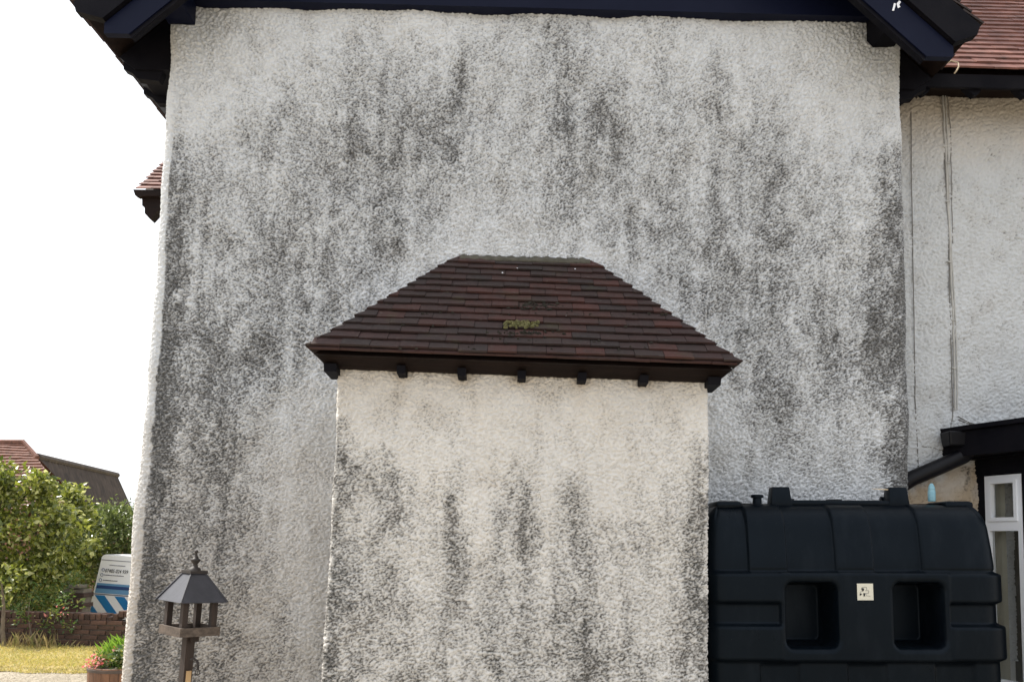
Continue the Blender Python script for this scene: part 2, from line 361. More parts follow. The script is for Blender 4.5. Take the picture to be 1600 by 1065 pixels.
def corner_wall(name, edgeL, edgeR, Yf, zr, dx, r, retL, retR, amp, lxz, GS, mat, parent, seed, strip=0, tintf=None, smult=.75, extra=None):
    """a roughcast front with rounded corners and short returns; edgeL/R: (z list, x list)"""
    z = np.arange(zr[0], zr[1], dx); nz = len(z)
    xl = np.interp(z, *edgeL)[:, None]; xr = np.interp(z, *edgeR)[:, None]
    cols = []
    for k in range(int(retL/dx*.6), 0, -1): cols.append(('L', 0, r+k*dx/.6, -1, 0))
    na = max(3, int(r*1.57/dx))
    for k in range(na+1):
        g = math.pi/2*k/na; cols.append(('L', r-r*math.cos(g), r-r*math.sin(g), -math.cos(g), -math.sin(g)))
    nf = int((xr.mean()-xl.mean()-2*r)/dx)
    for k in range(1, nf): cols.append(('F', k/nf, 0, 0, -1))
    for k in range(na+1):
        g = math.pi/2*k/na; cols.append(('R', -r+r*math.sin(g), r-r*math.cos(g), math.sin(g), -math.cos(g)))
    for k in range(1, int(retR/dx*.6)): cols.append(('R', 0, r+k*dx/.6, 1, 0))
    nc = len(cols); X = np.zeros((nz, nc)); Y = np.zeros((nz, nc)); NX = np.zeros((nz, nc)); NY = np.zeros((nz, nc))
    for j, (k, a, b, nx, ny) in enumerate(cols):
        X[:, j] = (xl[:, 0]+a if k == 'L' else xr[:, 0]+a if k == 'R' else xl[:, 0]+r+a*(xr-xl-2*r)[:, 0])
        Y[:, j] = Yf+b; NX[:, j] = nx; NY[:, j] = ny
    Z = np.repeat(z[:, None], nc, 1)
    a = .75*fnoise(nz, nc, dx, lxz[0], lxz[1], .75, seed)+.45*fnoise(nz, nc, dx, lxz[0]*.55, lxz[1]*.62, .8, seed+11); b = fnoise(nz, nc, dx, lxz[0]*2.1, lxz[1]*2.2, .4, seed+1); c = fnoise(nz, nc, dx, .35, .5, 2, seed+2)
    hgt = a+.28*b; hgt /= hgt.std()
    hs = np.tanh(hgt*1.0)                                   # blobs with flattened tops
    D = (amp*hs+amp*.9*c)*(1-.35*(np.abs(NX) > .2))
    PX, PY = proj(np.stack([X, Y, Z], -1))
    wx = 8*fnoise(nz, nc, dx, .10, .5, 2, seed+7); wy = 12*fnoise(nz, nc, dx, .14, .2, 2, seed+8)
    s = grid_sample(*GS, PX+wx, PY+wy)/9.0
    s = np.clip(s+.8*extra(PX, PY, X-xl, xr-X), 0, 1) if extra is not None else s
    streak = fnoise(nz, nc, dx, .10, .9, 2, seed+3); blot = fnoise(nz, nc, dx, .13, .16, 2, seed+4); sm = fnoise(nz, nc, dx, .05, .07, 2, seed+5)
    s2 = s*(1+.13*streak+.12*blot+.13*sm)+.02*blot*(s > .05)
    if strip:                                              # paint at the outer corner stays clean
        w = .004*fnoise(nz, nc, dx, .2, .06, 2, seed+9)
        k = sstep(-.006, .006, X-xl+w-strip*np.interp(PY, [80, 200, 330, 480], [.3, .45, .75, 1.0]))
        s2 = s2*k+(.16*(X-xl < strip+.10)*(s > .4))*k; s2 = s2*(1-0*k)
    s2 = np.clip(np.maximum(s2*smult, .075+.035*blot+.03*streak), 0, .93)
    if strip: s2 = np.where(X-xl < .07, np.minimum(s2, .06), s2)
    fn = fnoise(nz, nc, dx, .0195, .0125, .7, seed+6); cl_ = fnoise(nz, nc, dx, .07, .05, .7, seed+12)
    pit = 1/(1+np.exp(-1.5*(hgt*.74+.58*fn+.18*cl_)))
    grime = np.clip((s2-pit)/.74+.42, 0, 1)*sstep(.0, .14, s2)
    if mat is M_WING: grime = grime*.8
    film = np.clip((s2-.09)*1.12, 0, 1)
    tint = tintf(X, Y, Z, PX, PY, blot) if tintf is not None else np.zeros_like(X)
    V = np.stack([X+NX*D, Y+NY*D, Z], -1).reshape(-1, 3)
    i = np.arange(nz*nc).reshape(nz, nc)
    F = np.stack([i[:-1, :-1], i[:-1, 1:], i[1:, 1:], i[1:, :-1]], -1).reshape(-1, 4)
    return mesh(name, V, F, mat, parent, True, dict(grime=grime, film=film, tint=tint))

house = empty('house', (0.1, 5.1, 0), 'white roughcast house streaked with black algae, dark timber eaves, small tiled lean-to roof', 'house')
def edge(pts, Y):
    q = np.array([P(a, b, Y) for a, b in pts]); o = np.argsort(q[:, 2]); return q[o, 2], q[o, 0]
YW, YP, YE = 5.10, 4.40, 4.22
def g2(x, c, w): return np.exp(-((x-c)/w)**2)
def extra_main(px, py, dl, dr):
    e_ = .42*np.exp(-(np.maximum(dr, 0)/.13)**2)*sstep(235, 290, py)*(1-.45*sstep(640, 720, py))
    e_ = e_+.34*g2(dl, .15, .10)*sstep(200, 300, py)
    for cx_, y0, y1, w, a in ((885, 40, 330, 22, .16), (715, 60, 300, 20, .14), (600, 90, 400, 26, .10), (1115, 80, 260, 16, .12), (1205, 180, 520, 20, .14), (960, 120, 300, 18, .10), (1040, 60, 330, 16, .10), (330, 500, 900, 22, .10), (400, 720, 1065, 20, .10)):
        e_ = e_+a*g2(px, cx_, w)*sstep(y0, y0+50, py)*(1-sstep(y1-60, y1+60, py))
    return e_-.9*g2(px, 279, 9)*g2(py, 463, 9)-.12*g2(px, 1340, 20)*sstep(300, 400, py)
def extra_proj(px, py, dl, dr):
    e_ = .40*g2(dl, .02, .085)*sstep(640, 665, py)+.42*g2(dr, .02, .10)*sstep(655, 710, py)
    for cx_, y0, w, a in ((708, 745, 12, .20), (804, 752, 24, .20), (888, 742, 14, .24), (1000, 765, 12, .22), (610, 700, 22, .14), (955, 815, 26, .14)):
        e_ = e_+a*g2(px, cx_+.02*(py-y0), w)*sstep(y0-8, y0+14, py)*(1-.55*sstep(y0+60, y0+200, py))
    return e_-.22*g2(px, 760, 20)*sstep(700, 760, py)*(1-sstep(850, 950, py))-.25*g2(px, 660, 22)*(1-sstep(830, 930, py))-.25*g2(px, 570, 16)*g2(py, 790, 50)
eL = edge([(268, 30), (267, 90), (261, 165), (250, 330), (240, 480), (226, 640), (211, 800), (201, 920), (189, 1065), (183, 1130)], YW+.05)
eR = edge([(1406, 30), (1409, 90), (1413, 300), (1418, 500), (1422, 640), (1423, 760), (1425, 1065)], YW+.02)
def tint_main(X, Y, Z, PX, PY, bl):
    return np.clip(.30*sstep(700, 1000, PY)*sstep(650, 250, PX)+.24*sstep(560, 760, PY)*sstep(700, 480, PX)+.03*bl, 0, .5)
corner_wall('gable_wall', eL, eR, YW, (.45, 5.30), .0064, .075, .30, .25, .0080, (.034, .018), (GM, 200, 0, 40), M_WALL, house, 21, extra=extra_main, strip=.086, tintf=tint_main)
eLp = edge([(527, 570), (525, 650), (519, 800), (512, 930), (504, 1065)], YP+.02)
eRp = edge([(1105, 590), (1106, 800), (1107, 1065)], YP+.02)
def tint_p(X, Y, Z, PX, PY, bl):
    rust = np.zeros_like(PX)
    for tx, ty in ((520, 572), (628, 578), (722, 583), (815, 587), (909, 590), (1005, 594)):
        rust = np.maximum(rust, np.exp(-((PX-tx)/16)**2-((PY-ty-5)/12)**2))
    return np.clip(.45*rust+.18*sstep(700, 590, PY)+.10*sstep(850, 1065, PY)*sstep(800, 500, PX)+.04*bl, 0, .75)
corner_wall('chimney_breast', eLp, eRp, YP, (.45, 2.58), .006, .022, .7, .7, .0066, (.034, .019), (GP, 500, 560, 40), M_PROJ, house, 71, tintf=tint_p, extra=extra_proj, smult=.66)
# lower parts, side and back walls, gable top
mb = MB()
mb.add([(-2.52, 5.13, -.05), (2.55, 5.13, -.05), (2.55, 5.13, .46), (-2.52, 5.13, .46)], [(0, 1, 2, 3)])
mb.box((0.02, 9.25, 2.4), (4.7, 7.7, 4.86)); mb.build('house_side_wall', M_UPVC if False else M_BARNW, house).data.materials[0] = plain('painted_render', (.62, .62, .60), (.7, .7, .68), 3, .85, .5, .01, 60)
M_REND = bpy.data.materials['painted_render']
MB().box((-.03, 4.76, .22), (2.1, .7, .5)).box((.02, 5.33, .22), (4.85, .42, .5)).build('plinth', M_REND, house)
ZR = 4.885+2.80*math.tan(rad(43))
MB().prism([(-2.3, 5.11, 5.29), (2.4, 5.11, 5.29), (.02, 5.11, ZR-.22)], (0, 7, 0)).build('gable_top', M_REND, house)

# wing wall (right, set back)
YG = 5.55
GW = np.zeros((40, 16)); gx0, gy0 = 1400, 100
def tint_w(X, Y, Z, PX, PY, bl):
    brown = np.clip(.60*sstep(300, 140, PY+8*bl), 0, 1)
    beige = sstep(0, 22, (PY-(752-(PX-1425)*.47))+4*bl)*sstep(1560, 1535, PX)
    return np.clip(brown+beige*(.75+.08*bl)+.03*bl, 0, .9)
for j in range(40):
    for i in range(16):
        x, y = gx0+i*16, gy0+j*18
        v = .3*(abs(x-1478-(y-150)*.03) < 18)*(y < 700)+2.2*math.exp(-((x-1490)/22)**2-((y-665)/28)**2)+5*math.exp(-((x-1513)/12)**2-((y-738)/30)**2)+3*math.exp(-((x-1440)/14)**2-((y-745)/9)**2)
        GW[j, i] = v
corner_wall('wing_wall', (np.array([0, 6]), np.array([2.36, 2.36])), (np.array([0, 6]), np.array([6.5, 6.5])), YG, (1.3, 4.95), .0105, .02, .02, .02, .0026, (.045, .034), (GW, 1400, 100, 16), M_WING, house, 121, tintf=tint_w) if False else None
def flat_rough(name, x0, x1, z0, z1, Yf, dx, amp, lxz, GS, mat, parent, seed, tintf):
    xs = np.arange(x0, x1, dx); zs = np.arange(z0, z1, dx); X, Z = np.meshgrid(xs, zs); nz, nc = X.shape
    h = .75*fnoise(nz, nc, dx, lxz[0], lxz[1], .75, seed)+.4*fnoise(nz, nc, dx, lxz[0]*.6, lxz[1]*.7, .8, seed+9)+.25*fnoise(nz, nc, dx, lxz[0]*2, lxz[1]*2, .4, seed+1); h /= h.std()
    D = amp*np.tanh(h*.8)+amp*.8*fnoise(nz, nc, dx, .35, .35, 2, seed+2)
    Y = np.full_like(X, Yf)
    PX, PY = proj(np.stack([X, Y, Z], -1))
    bl = fnoise(nz, nc, dx, .12, .15, 2, seed+4)
    G, a, b, sx, sy = GS
    s = grid_sample(G, 0, 0, 1, (PX-a)/sx+.3*bl, (PY-b)/sy+.3*bl)/9
    s = np.clip(np.maximum(s*(1+.3*bl), .07+.03*bl), 0, .9); pit = np.clip(.5+.27*h, 0, 1)
    g = np.clip((s-pit)/.6+.40, 0, 1)*sstep(.0, .14, s)
    i = np.arange(nz*nc).reshape(nz, nc)
    return mesh(name, np.stack([X, Y-D, Z], -1).reshape(-1, 3), np.stack([i[:-1, :-1], i[:-1, 1:], i[1:, 1:], i[1:, :-1]], -1).reshape(-1, 4), mat, parent, True, dict(grime=g, film=s, tint=tintf(X, Y, Z, PX, PY, bl)))
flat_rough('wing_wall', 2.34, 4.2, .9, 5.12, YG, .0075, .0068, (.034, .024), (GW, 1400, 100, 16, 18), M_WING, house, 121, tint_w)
MB().box((4.4, 7.6, 2.44), (4.2, 4.0, 5.1)).box((2.5+.85, 5.62, .45), (1.7, .1, .95)).build('wing_body', M_REND, house)

# ------------------------------------------------------------------ tiled slopes
def clip_poly(poly, a, b, c):
    """keep a*u+b*v<=c"""
    out = []
    for i in range(len(poly)):
        p, q = poly[i], poly[(i+1) % len(poly)]; dp = a*p[0]+b*p[1]-c; dq = a*q[0]+b*q[1]-c
        if dp <= 0: out.append(p)
        if dp*dq < 0:
            t = dp/(dp-dq); out.append((p[0]+t*(q[0]-p[0]), p[1]+t*(q[1]-p[1])))
    return out
def tile_geo(poly, v0, L, O, u, v, n, th=.012, lift=.027, low=.003, skew=0, bow=0.0):
    """extruded tile piece; n-offset falls from lift at v0 to low at v0+L"""
    pts = []
    cu = sum(p[0] for p in poly)/len(poly)
    for top in (0, 1):
        for (a, b) in poly:
            k = (b-v0)/L; h = lift+(low-lift)*k+skew*(a-cu)+bow*(.0025-(a-cu)**2)+(th if top else 0)
            pts.append(O+u*a+v*b+n*h)
    m = len(poly)
    return pts, [tuple(range(m))[::-1], tuple(range(m, 2*m))]+[(i, (i+1) % m, m+(i+1) % m, m+i) for i in range(m)]
def slope_tiles(O, u, v, n, rowsn, gauge, width, ulo, uhi, r, overh=.012, wild=1.0, lf=.026, tk=.010):
    """rows of pieces: yields (geometry, row, centre u); ulo(v), uhi(v) bound each row"""
    L = gauge+.055
    for k in range(rowsn):
        v0 = k*gauge+r.uniform(-.002, .002); off = (k % 2)*width/2+r.uniform(-.012, .012)
        lo0, hi0 = ulo(v0)-overh, uhi(v0)+overh; lo1, hi1 = ulo(v0+L), uhi(v0+L)
        j = math.floor((lo0-off)/width)
        while off+j*width < hi0:
            a = off+j*width+.0012; b = a+width-.0024; j += 1
            d = (r.uniform(-.0045, .0045)+.0045*math.sin(a*5.1+k*.9)+.003*math.sin(a*13+k*2.1))*wild
            poly = [(a, v0+d), ((a+b)/2, v0+d+r.uniform(-.001, .001)), (b, v0+d+r.uniform(-.0015, .0015)), (b, v0+L), (a, v0+L)]
            # left bound line through (lo0,v0),(lo1,v0+L)
            A, B = (v0+L)-v0, -(lo1-lo0); C = A*lo0+B*v0; poly = clip_poly(poly, -A, -B, -C)
            if len(poly) < 3: continue
            A, B = (v0+L)-v0, -(hi1-hi0); C = A*hi0+B*v0; poly = clip_poly(poly, A, B, C)
            if len(poly) < 3: continue
            us = [p[0] for p in poly]
            if max(us)-min(us) < .012: continue
            yield tile_geo(poly, v0, L, O, u, v, n, th=r.uniform(tk, tk+.004), lift=lf+r.uniform(-.002, .004)*wild, skew=r.uniform(-.012, .012)*wild, bow=.12), k, (min(us)+max(us))/2
def frame(O, A, B):
    """origin, u along O->A, v up the slope towards B"""
    O, A, B = map(lambda q: np.array(q, float), (O, A, B)); u = (A-O)/np.linalg.norm(A-O); w = B-O; v = w-u*(w@u); v /= np.linalg.norm(v)
    return O, u, v, np.cross(u, v)
r5 = random.Random(5)
BL, BR = P(484, 546, YE), P(1152, 571, YE); TL, TR = P(720, 405, YW), P(921, 411, YW)
TLc = TL.copy(); TRc = TR.copy()
lean = MB()
# structural deck under the tiles, also the part that carries them
EB = [BL+np.array([.02, .01, -.02]), BR+np.array([-.02, .01, -.02]), np.array([BR[0]-.02, YW, BR[2]-.02]), np.array([BL[0]+.02, YW, BL[2]-.02])]
T2 = [TL+np.array([0, 0, -.03]), TR+np.array([0, 0, -.03])]
lean.add(EB+T2, [(0, 1, 5, 4), (1, 2, 5), (0, 4, 3), (0, 3, 2, 1), (2, 3, 4, 5)])
lean_o = lean.build('lean_to_roof', M_SOFFIT, house)
ntile = [0]
def put_tile(geo, mat, parent, name='tile'):
    (vs, fs) = geo
    ntile[0] += 1
    return mesh(name, vs, fs, mat, parent)
GA = .087
O, u, v, n = frame(BL, BR, (TL+TR)/2)
vt = (TL-O)@v; vtr = (TR-O)@v; vm = (vt+vtr)/2; uTL = (TL-O)@u; uTR = (TR-O)@u; uBR = (BR-O)@u
nrow = int(vm/GA)-0
GA = vm/(nrow+.35)
for geo, k, uc in slope_tiles(O, u, v, n, nrow-1, GA, .158, lambda w: uTL*w/vm, lambda w: uBR+(uTR-uBR)*w/vm, r5, overh=.016):
    c = abs((uc-uBR*.52)/.42)**2+abs((k-nrow*.42)/(nrow*.42))**2
    put_tile(geo, M_TILER if r5.random() < math.exp(-c*1.1)*.85+.08 else M_TILE, lean_o)
for geo, k, uc in slope_tiles(O+v*(nrow-1)*GA, u, v, n, 1, GA*1.3, .24, lambda w: uTL*(w+(nrow-1)*GA)/vm, lambda w: uBR+(uTR-uBR)*(w+(nrow-1)*GA)/vm, r5, overh=.016):
    put_tile(geo, M_TILER if (uc < uTL+.2 or uc > uTR-.06) else M_TILE, lean_o)
for side in (0, 1):
    if side == 0: Os, As, T = np.array([BL[0], YW, BL[2]]), BL, TL
    else: Os, As, T = BR, np.array([BR[0], YW, BR[2]]), TR
    O2, u2, v2, n2 = frame(Os, As, T); W = np.linalg.norm(As-Os); vv = (T-O2)@v2; uT = (T-O2)@u2
    g2 = vv/(nrow+.35)
    if side == 0: lo, hi = (lambda w: 0.0), (lambda w: W+(uT-W)*w/vv)
    else: lo, hi = (lambda w: uT*w/vv), (lambda w: W)
    for geo, k, uc in slope_tiles(O2, u2, v2, n2, nrow, g2, .166, lo, hi, r5, overh=.004):
        put_tile(geo, M_TILE, lean_o)
# second (undercloak) course, slightly back and below
ug = MB()
for a in np.arange(0, uBR-.02, .166):
    b = min(a+.164, uBR-.005)
    ug.add(*tile_geo([(a, -.012+r5.uniform(-.003, .003)), (b, -.012+r5.uniform(-.003, .003)), (b, .12), (a, .12)], 0, .13, O, u, v, n, th=.012, lift=.008, low=-.004, skew=r5.uniform(-.01, .01)))
ug.build('undercloak_course', M_TILER, lean_o)
# mortar fillet along the wall
fil = MB(); pts = []
for i in range(41):
    t = i/40; c = TL+(TR-TL)*t; pts.append((c, .030+.008*math.sin(i*1.7)+r5.uniform(-.004, .004)))
vs, fs = [], []
for c, h in pts:
    vs += [c+np.array([0, 0, h]), c+np.array([0, -.035, h*.5]), c+np.array([0, -.075-h*.3, -.032]), c+np.array([0, 0, -.05])]
for i in range(40):
    for k in range(3): fs.append((4*i+k, 4*i+k+1, 4*i+k+5, 4*i+k+4))
mesh('mortar_fillet', vs, fs, M_MORTAR, lean_o, True)
# moss clumps on the tiles
ms = MB()
def blob(mb, c, rx, ry, rz, r):
    m = 7
    vs = []; 
    for i in range(1, 4):
        for k in range(m):
            g = 2*math.pi*k/m; ph = math.pi/2*i/3.2; q = r.uniform(.75, 1.2)
            vs.append(c+u*rx*q*math.sin(ph)*math.cos(g)+v*ry*q*math.sin(ph)*math.sin(g)+n*rz*math.cos(ph)*r.uniform(.8, 1.3))
    f = [(i*m+k, i*m+(k+1) % m, (i+1)*m+(k+1) % m, (i+1)*m+k) for i in range(2) for k in range(m)]+[tuple(range(m))]
    mb.add(vs, f)
def on_roof(px, py):
    d = Fv+(px-CX)/FPX*Rv-(py-CY)/FPX*Uv; t = ((O-EYE)@n)/(d@n); return EYE+d*t
for _ in range(90):
    px = r5.gauss(815, 14); py = 514+abs(r5.gauss(0, 4))-2+(px-815)*.02
    if abs(px-815) > 30: continue
    blob(ms, on_roof(px, py)+n*.032, r5.uniform(.006, .016), r5.uniform(.006, .014), r5.uniform(.010, .02), r5)
ms.build('moss_clump', M_MOSS, lean_o, True)['kind'] = 'stuff'
ms = MB()
for _ in range(150):
    k = r5.random()
    px, py = (r5.gauss(838, 20), r5.gauss(486, 3)) if k < .4 else (r5.gauss(815, 28), 529+r5.gauss(0, 3)) if k < .75 else (r5.uniform(620, 1040), r5.choice([541, 553, 517, 498])+r5.gauss(0, 1.5))
    blob(ms, on_roof(px, py)+n*.03, r5.uniform(.004, .014), r5.uniform(.003, .008), r5.uniform(.006, .013), r5)
ms.build('dark_moss', plain('black_moss', (.012, .011, .008), (.035, .03, .02), 40, .95, .8, .006, 90), lean_o, True)['kind'] = 'stuff'
ms = MB()
for px, py in ((808, 427), (898, 428), (785, 434), (884, 501)):
    blob(ms, on_roof(px, py)+n*.034, .006, .006, .003, r5)
ms.build('lichen_spot', M_UPVC, lean_o, True)

# sloping eaves board and rafter feet of the lean-to
mb = MB(); e0 = .022
o4 = [BL+np.array([.03, .03, -.018]), BR+np.array([-.03, .03, -.018])]
i4 = [P(512, 574, YP-.035), P(1122, 597, YP-.035)]
ob = [np.array([o4[1][0], YW-.002, o4[1][2]]), np.array([o4[0][0], YW-.002, o4[0][2]])]
ib = [np.array([i4[1][0]-.02, YW-.002, i4[1][2]]), np.array([i4[0][0]+.02, YW-.002, i4[0][2]])]
mb.add([o4[0], o4[1], i4[1], i4[0], ob[0], ob[1], ib[0], ib[1]], [(0, 3, 2, 1), (1, 2, 6, 4), (0, 5, 7, 3), (3, 7, 6, 2)])
mb.build('eaves_board', M_SOFFIT, lean_o)
for i, (px, py) in enumerate(((518, 577), (628, 580), (722, 584), (815, 588), (909, 591), (1005, 595), (1114, 598))):
    w = .068 if i in (0, 6) else .046
    c = P(px, py, YP-.06); mb = MB()
    mb.prism([(c[0]-w/2, YP-.105, c[2]+.024), (c[0]-w/2, YP-.095, c[2]-.018), (c[0]-w/2, YP+.01 if 0 < i < 6 else YP+.1, c[2]-.024), (c[0]-w/2, YP+.01 if 0 < i < 6 else YP+.1, c[2]+.03)], (w, 0, 0))
    mb.build('rafter_foot', M_BLACK, lean_o)

# ------------------------------------------------------------------ main gable roof: slabs, bargeboards, beam, brackets
XC = .02; TP = math.tan(rad(43)); EZ = 4.885; HW = 2.80
def roof_z(x): return EZ+(HW-abs(x-XC))*TP
for sgn, nm in ((-1, 'a'), (1, 'b')):
    xo = XC+sgn*HW
    rs = MB().prism([(xo, 4.74, EZ-.02), (XC, 4.74, EZ-.02+HW*TP), (XC, 4.74, EZ+.06+HW*TP), (xo-sgn*.0, 4.74, EZ+.03)], (0, 8.4, 0))
    ro = rs.build('main_roof_slope', M_SOFFIT, house)
    # eave and verge tiles as one joined part
    r6 = random.Random(60+sgn)
    Oe = np.array([xo+sgn*.03, 4.70 if sgn > 0 else 13.1, EZ-.0]); Ae = np.array([xo+sgn*.03, 13.1 if sgn > 0 else 4.70, EZ-.0]); Be = np.array([XC, Oe[1], EZ+(HW+.03)*TP])
    O2, u2, v2, n2 = frame(Oe, Ae, Be)
    st = MB(); W = 8.4
    for geo, k, uc in slope_tiles(O2, u2, v2, n2, 38, .098, .166, lambda w: 0.0, lambda w: W, r6, overh=.0):
        near = uc < 3.2 if sgn > 0 else uc > W-3.2
        if near or k < 3: st.add(*geo)
    so = st.build('roof_tiles', M_TILE, ro); tag(so, kind='stuff')
    # bargeboard
    f = 4.70
    foot = (1448, 1490) if sgn > 0 else (201, 162)
    y0 = 88 if sgn > 0 else 53
    q0 = P(foot[0], y0, f); q1 = P(foot[1], y0, f)
    up = .068
    A0 = np.array([q0[0], f, q0[2]]); A1 = np.array([q1[0], f, q0[2]]); A2 = A1+np.array([0, 0, up])
    t = .04
    dxx = A0[0]-XC; dx2 = A2[0]-XC
    B0 = np.array([XC, f, A0[2]+abs(dxx)*TP]); B1 = np.array([XC, f, A2[2]+abs(dx2)*TP])
    MB().prism([A0, A1, A2, B1, B0], (0, .045, 0)).build('bargeboard', M_NAVY, house)
    # bead along its lower edge and the cover board above
    dn = np.array([0, 0, -.03])
    MB().prism([A0+np.array([-sgn*.0, .012, 0]), B0+np.array([0, .012, 0]), B0+dn+np.array([0, .012, 0]), A0+dn*.6+np.array([-sgn*.012, .012, 0])], (0, .05, 0)).build('bargeboard_bead', M_BLACK, house)
    up1 = np.array([0, -.028, .012])
    C1 = np.array([xo+sgn*.015, f-.028, EZ-.012]); 
    MB().prism([A2+up1+np.array([sgn*.0, 0, 0]), np.array([xo-sgn*.01, f-.028, EZ-.075]), np.array([xo+sgn*.01, f-.028, EZ-.012]), np.array([XC, f-.028, EZ-.012+HW*TP]), B1+up1], (0, .06, 0)).build('cover_board', M_BLACK, house)
    # sloping soffit from bargeboard back to wall, and the side eaves soffit + rafter feet
    xi = XC+sgn*2.30
    MB().prism([(xo-sgn*.03, 5.18, EZ-.05), (xi, 5.18, EZ-.05+.47*TP), (XC+sgn*2.30, 5.18, EZ-.13), (xo-sgn*.14, 5.18, EZ-.13)], (0, 7.3 if sgn < 0 else .22, 0)).build('eaves_soffit', M_BLACK, house)
    ys = (5.2, 5.5, 5.9, 6.3, 6.7) if sgn < 0 else (5.2,)
    for y in ys:
        MB().prism([(xo-sgn*.05, y, EZ-.05), (xo-sgn*.055, y, EZ-.12), (xo-sgn*.12, y, EZ-.15), (xo-sgn*.15, y, EZ-.185), (xo-sgn*.30, y, EZ-.20), (xo-sgn*.36, y, EZ-.03)], (0, .06, 0)).build('rafter_foot', M_BLACK, house)
bb = P(825, 14.5, 5.045)[2]
MB().prism([(-2.26, 5.03, bb), (2.36, 5.03, bb), (2.2, 5.03, bb+.24), (-2.0, 5.03, bb+.24)], (0, .09, 0)).build('tie_beam', M_NAVY, house)
MB().box((-2.30, 4.96, 5.13), (.18, .28, .21), bev=.008).build('plate_end', M_NAVY, house)
MB().prism([(2.32, 4.88, 5.22), (2.32, 4.88, 5.04), (2.36, 4.88, 4.995), (2.50, 4.88, 5.0), (2.53, 4.88, 5.05), (2.53, 4.88, 5.22)], (0, .225, 0)).build('plate_end', M_BLACK, house)
# flaked paint on the right bargeboard
mb = MB()
for pg in (((1394, 17), (1397, 17), (1400, 6), (1397, 5)), ((1403, 13), (1407, 11), (1405, 8), (1408, 3), (1405, 1), (1401, 6))):
    mb.prism([P(a, b, 4.697) for a, b in pg], (0, .002, 0))
mb.build('flaked_paint', M_UPVC, house)
# unseen stack added on the ridge, above the frame, to shade the wing roof
MB().box((.05, 7.82, 8.5), (.95, 1.7, 4.0), bev=.01).box((.05, 7.82, 10.5), (1.0, 1.75, .14)).build('shade_stack', M_BARNW, house)

# ------------------------------------------------------------------ wing roof (right)
YE2 = 5.20; PW = rad(50)
Ow = np.array([2.40, YE2, 4.905]); Aw = np.array([6.8, YE2, 4.905]); Bw = np.array([2.40, YE2+2*math.cos(PW), 4.905+2*math.sin(PW)])
O3, u3, v3, n3 = frame(Ow, Aw, Bw)
wr = MB().prism([(2.62, YE2+.03, 4.88), (2.62, YE2+3.2, 4.88+3.17*math.tan(PW)), (2.62, YE2+3.2, 5.35)], (4.3, 0, 0)).build('wing_roof', M_SOFFIT, house)
r7 = random.Random(77); rest = MB(); left = max(0, 298-ntile[0]); cnt = 0; restp = []
for geo, k, uc in slope_tiles(O3, u3, v3, n3, 50, .098, .166, lambda w: max(-.3, .42-w*.7), lambda w: 4.4, r7, overh=0, wild=.4, lf=.020, tk=.012):
    if .42 < uc < 1.35 and k < 15 and cnt < left:
        put_tile(geo, M_TILEP, wr); cnt += 1
    else: rest.add(*geo); restp += [r7.random()]*len(geo[0])
ro = rest.build('more_tiles', M_TILEP, wr); tag(ro, kind='stuff')
at = ro.data.attributes.new('pick', 'FLOAT', 'POINT'); at.data.foreach_set('value', np.array(restp, np.float32))
MB().prism([(2.72, YE2+.02, 4.895), (2.72, YE2+.05, 4.895), (2.72, YE2+.06, 4.81), (2.72, YE2+.035, 4.81)], (4.1, 0, 0)).build('fascia', M_BLACK, wr)
MB().prism([(2.60, YE2+.06, 4.89), (2.60, YG, 5.03), (2.60, YG, 4.975), (2.60, YE2+.06, 4.835)], (4.2, 0, 0)).build('soffit_board', M_BLACK, wr)
for px in (1432, 1510, 1587, 1664, 1741):
    x = P(px, 150, 5.36)[0]
    pr = [(x-.062, 4.88), (x-.062, 4.83), (x-.034, 4.80), (x, 4.77), (x+.03, 4.782), (x+.055, 4.82), (x+.062, 4.88)]
    MB().prism([(a, YE2+.065, b) for a, b in pr], (0, .05, 0)).build('rafter_foot', M_BLACK, wr)
MB().tube([P(1480, 99, 5.15), P(1486, 95, 5.14), P(1497, 98, 5.13), P(1498, 104, 5.12), P(1495, 110, 5.12), P(1491, 115, 5.13)], .005, 5).build('straw_strand', M_STRAW, wr)

# rear wing eaves corner seen past the left edge
YB = 8.2; pb = P(213, 298, YB)
Or = np.array([pb[0], YB, pb[2]]); Ar = Or+np.array([3.2, 0, 0]); Br = Or+np.array([0, 1, 1.0])
O4, u4, v4, n4 = frame(Or, Ar, Br); st = MB(); pk = []
for geo, k, uc in slope_tiles(O4, u4, v4, n4, 18, .10, .166, lambda w: 0.0, lambda w: 2.2, random.Random(3), overh=0):
    st.add(*geo); pk += [random.random()]*len(geo[0])
rr = MB().prism([Or+np.array([.02, .04, -.03]), Or+np.array([.02, 1.9, 1.83]), Or+np.array([.02, 1.9, -.03])], (2.2, 0, 0)).build('rear_wing_roof', M_SOFFIT, house)
so = st.build('tiles', M_TILEP, rr); tag(so, kind='stuff')
at = so.data.attributes.new('pick', 'FLOAT', 'POINT'); at.data.foreach_set('value', np.array(pk, np.float32))
mb = MB()
mb.prism([P(a, b, YB-.03) for a, b in ((208, 296), (211, 305), (216, 308), (224, 306), (262, 306), (262, 297))], (0, .05, 0))
mb.build('rear_eaves_board', M_SOFFIT, rr)
mb = MB()
mb.prism([P(a, b, YB+.02) for a, b in ((219, 306), (222, 312), (222, 321), (226, 322), (226, 333), (234, 342), (243, 332), (262, 322), (262, 306))], (0, .12, 0))
mb.build('rear_eaves_bracket', M_SOFFIT, rr)
MB().box((-2.75, 9.6, 2.5), (1.5, 2.4, 5.0)).build('rear_wing_wall', M_REND, house)

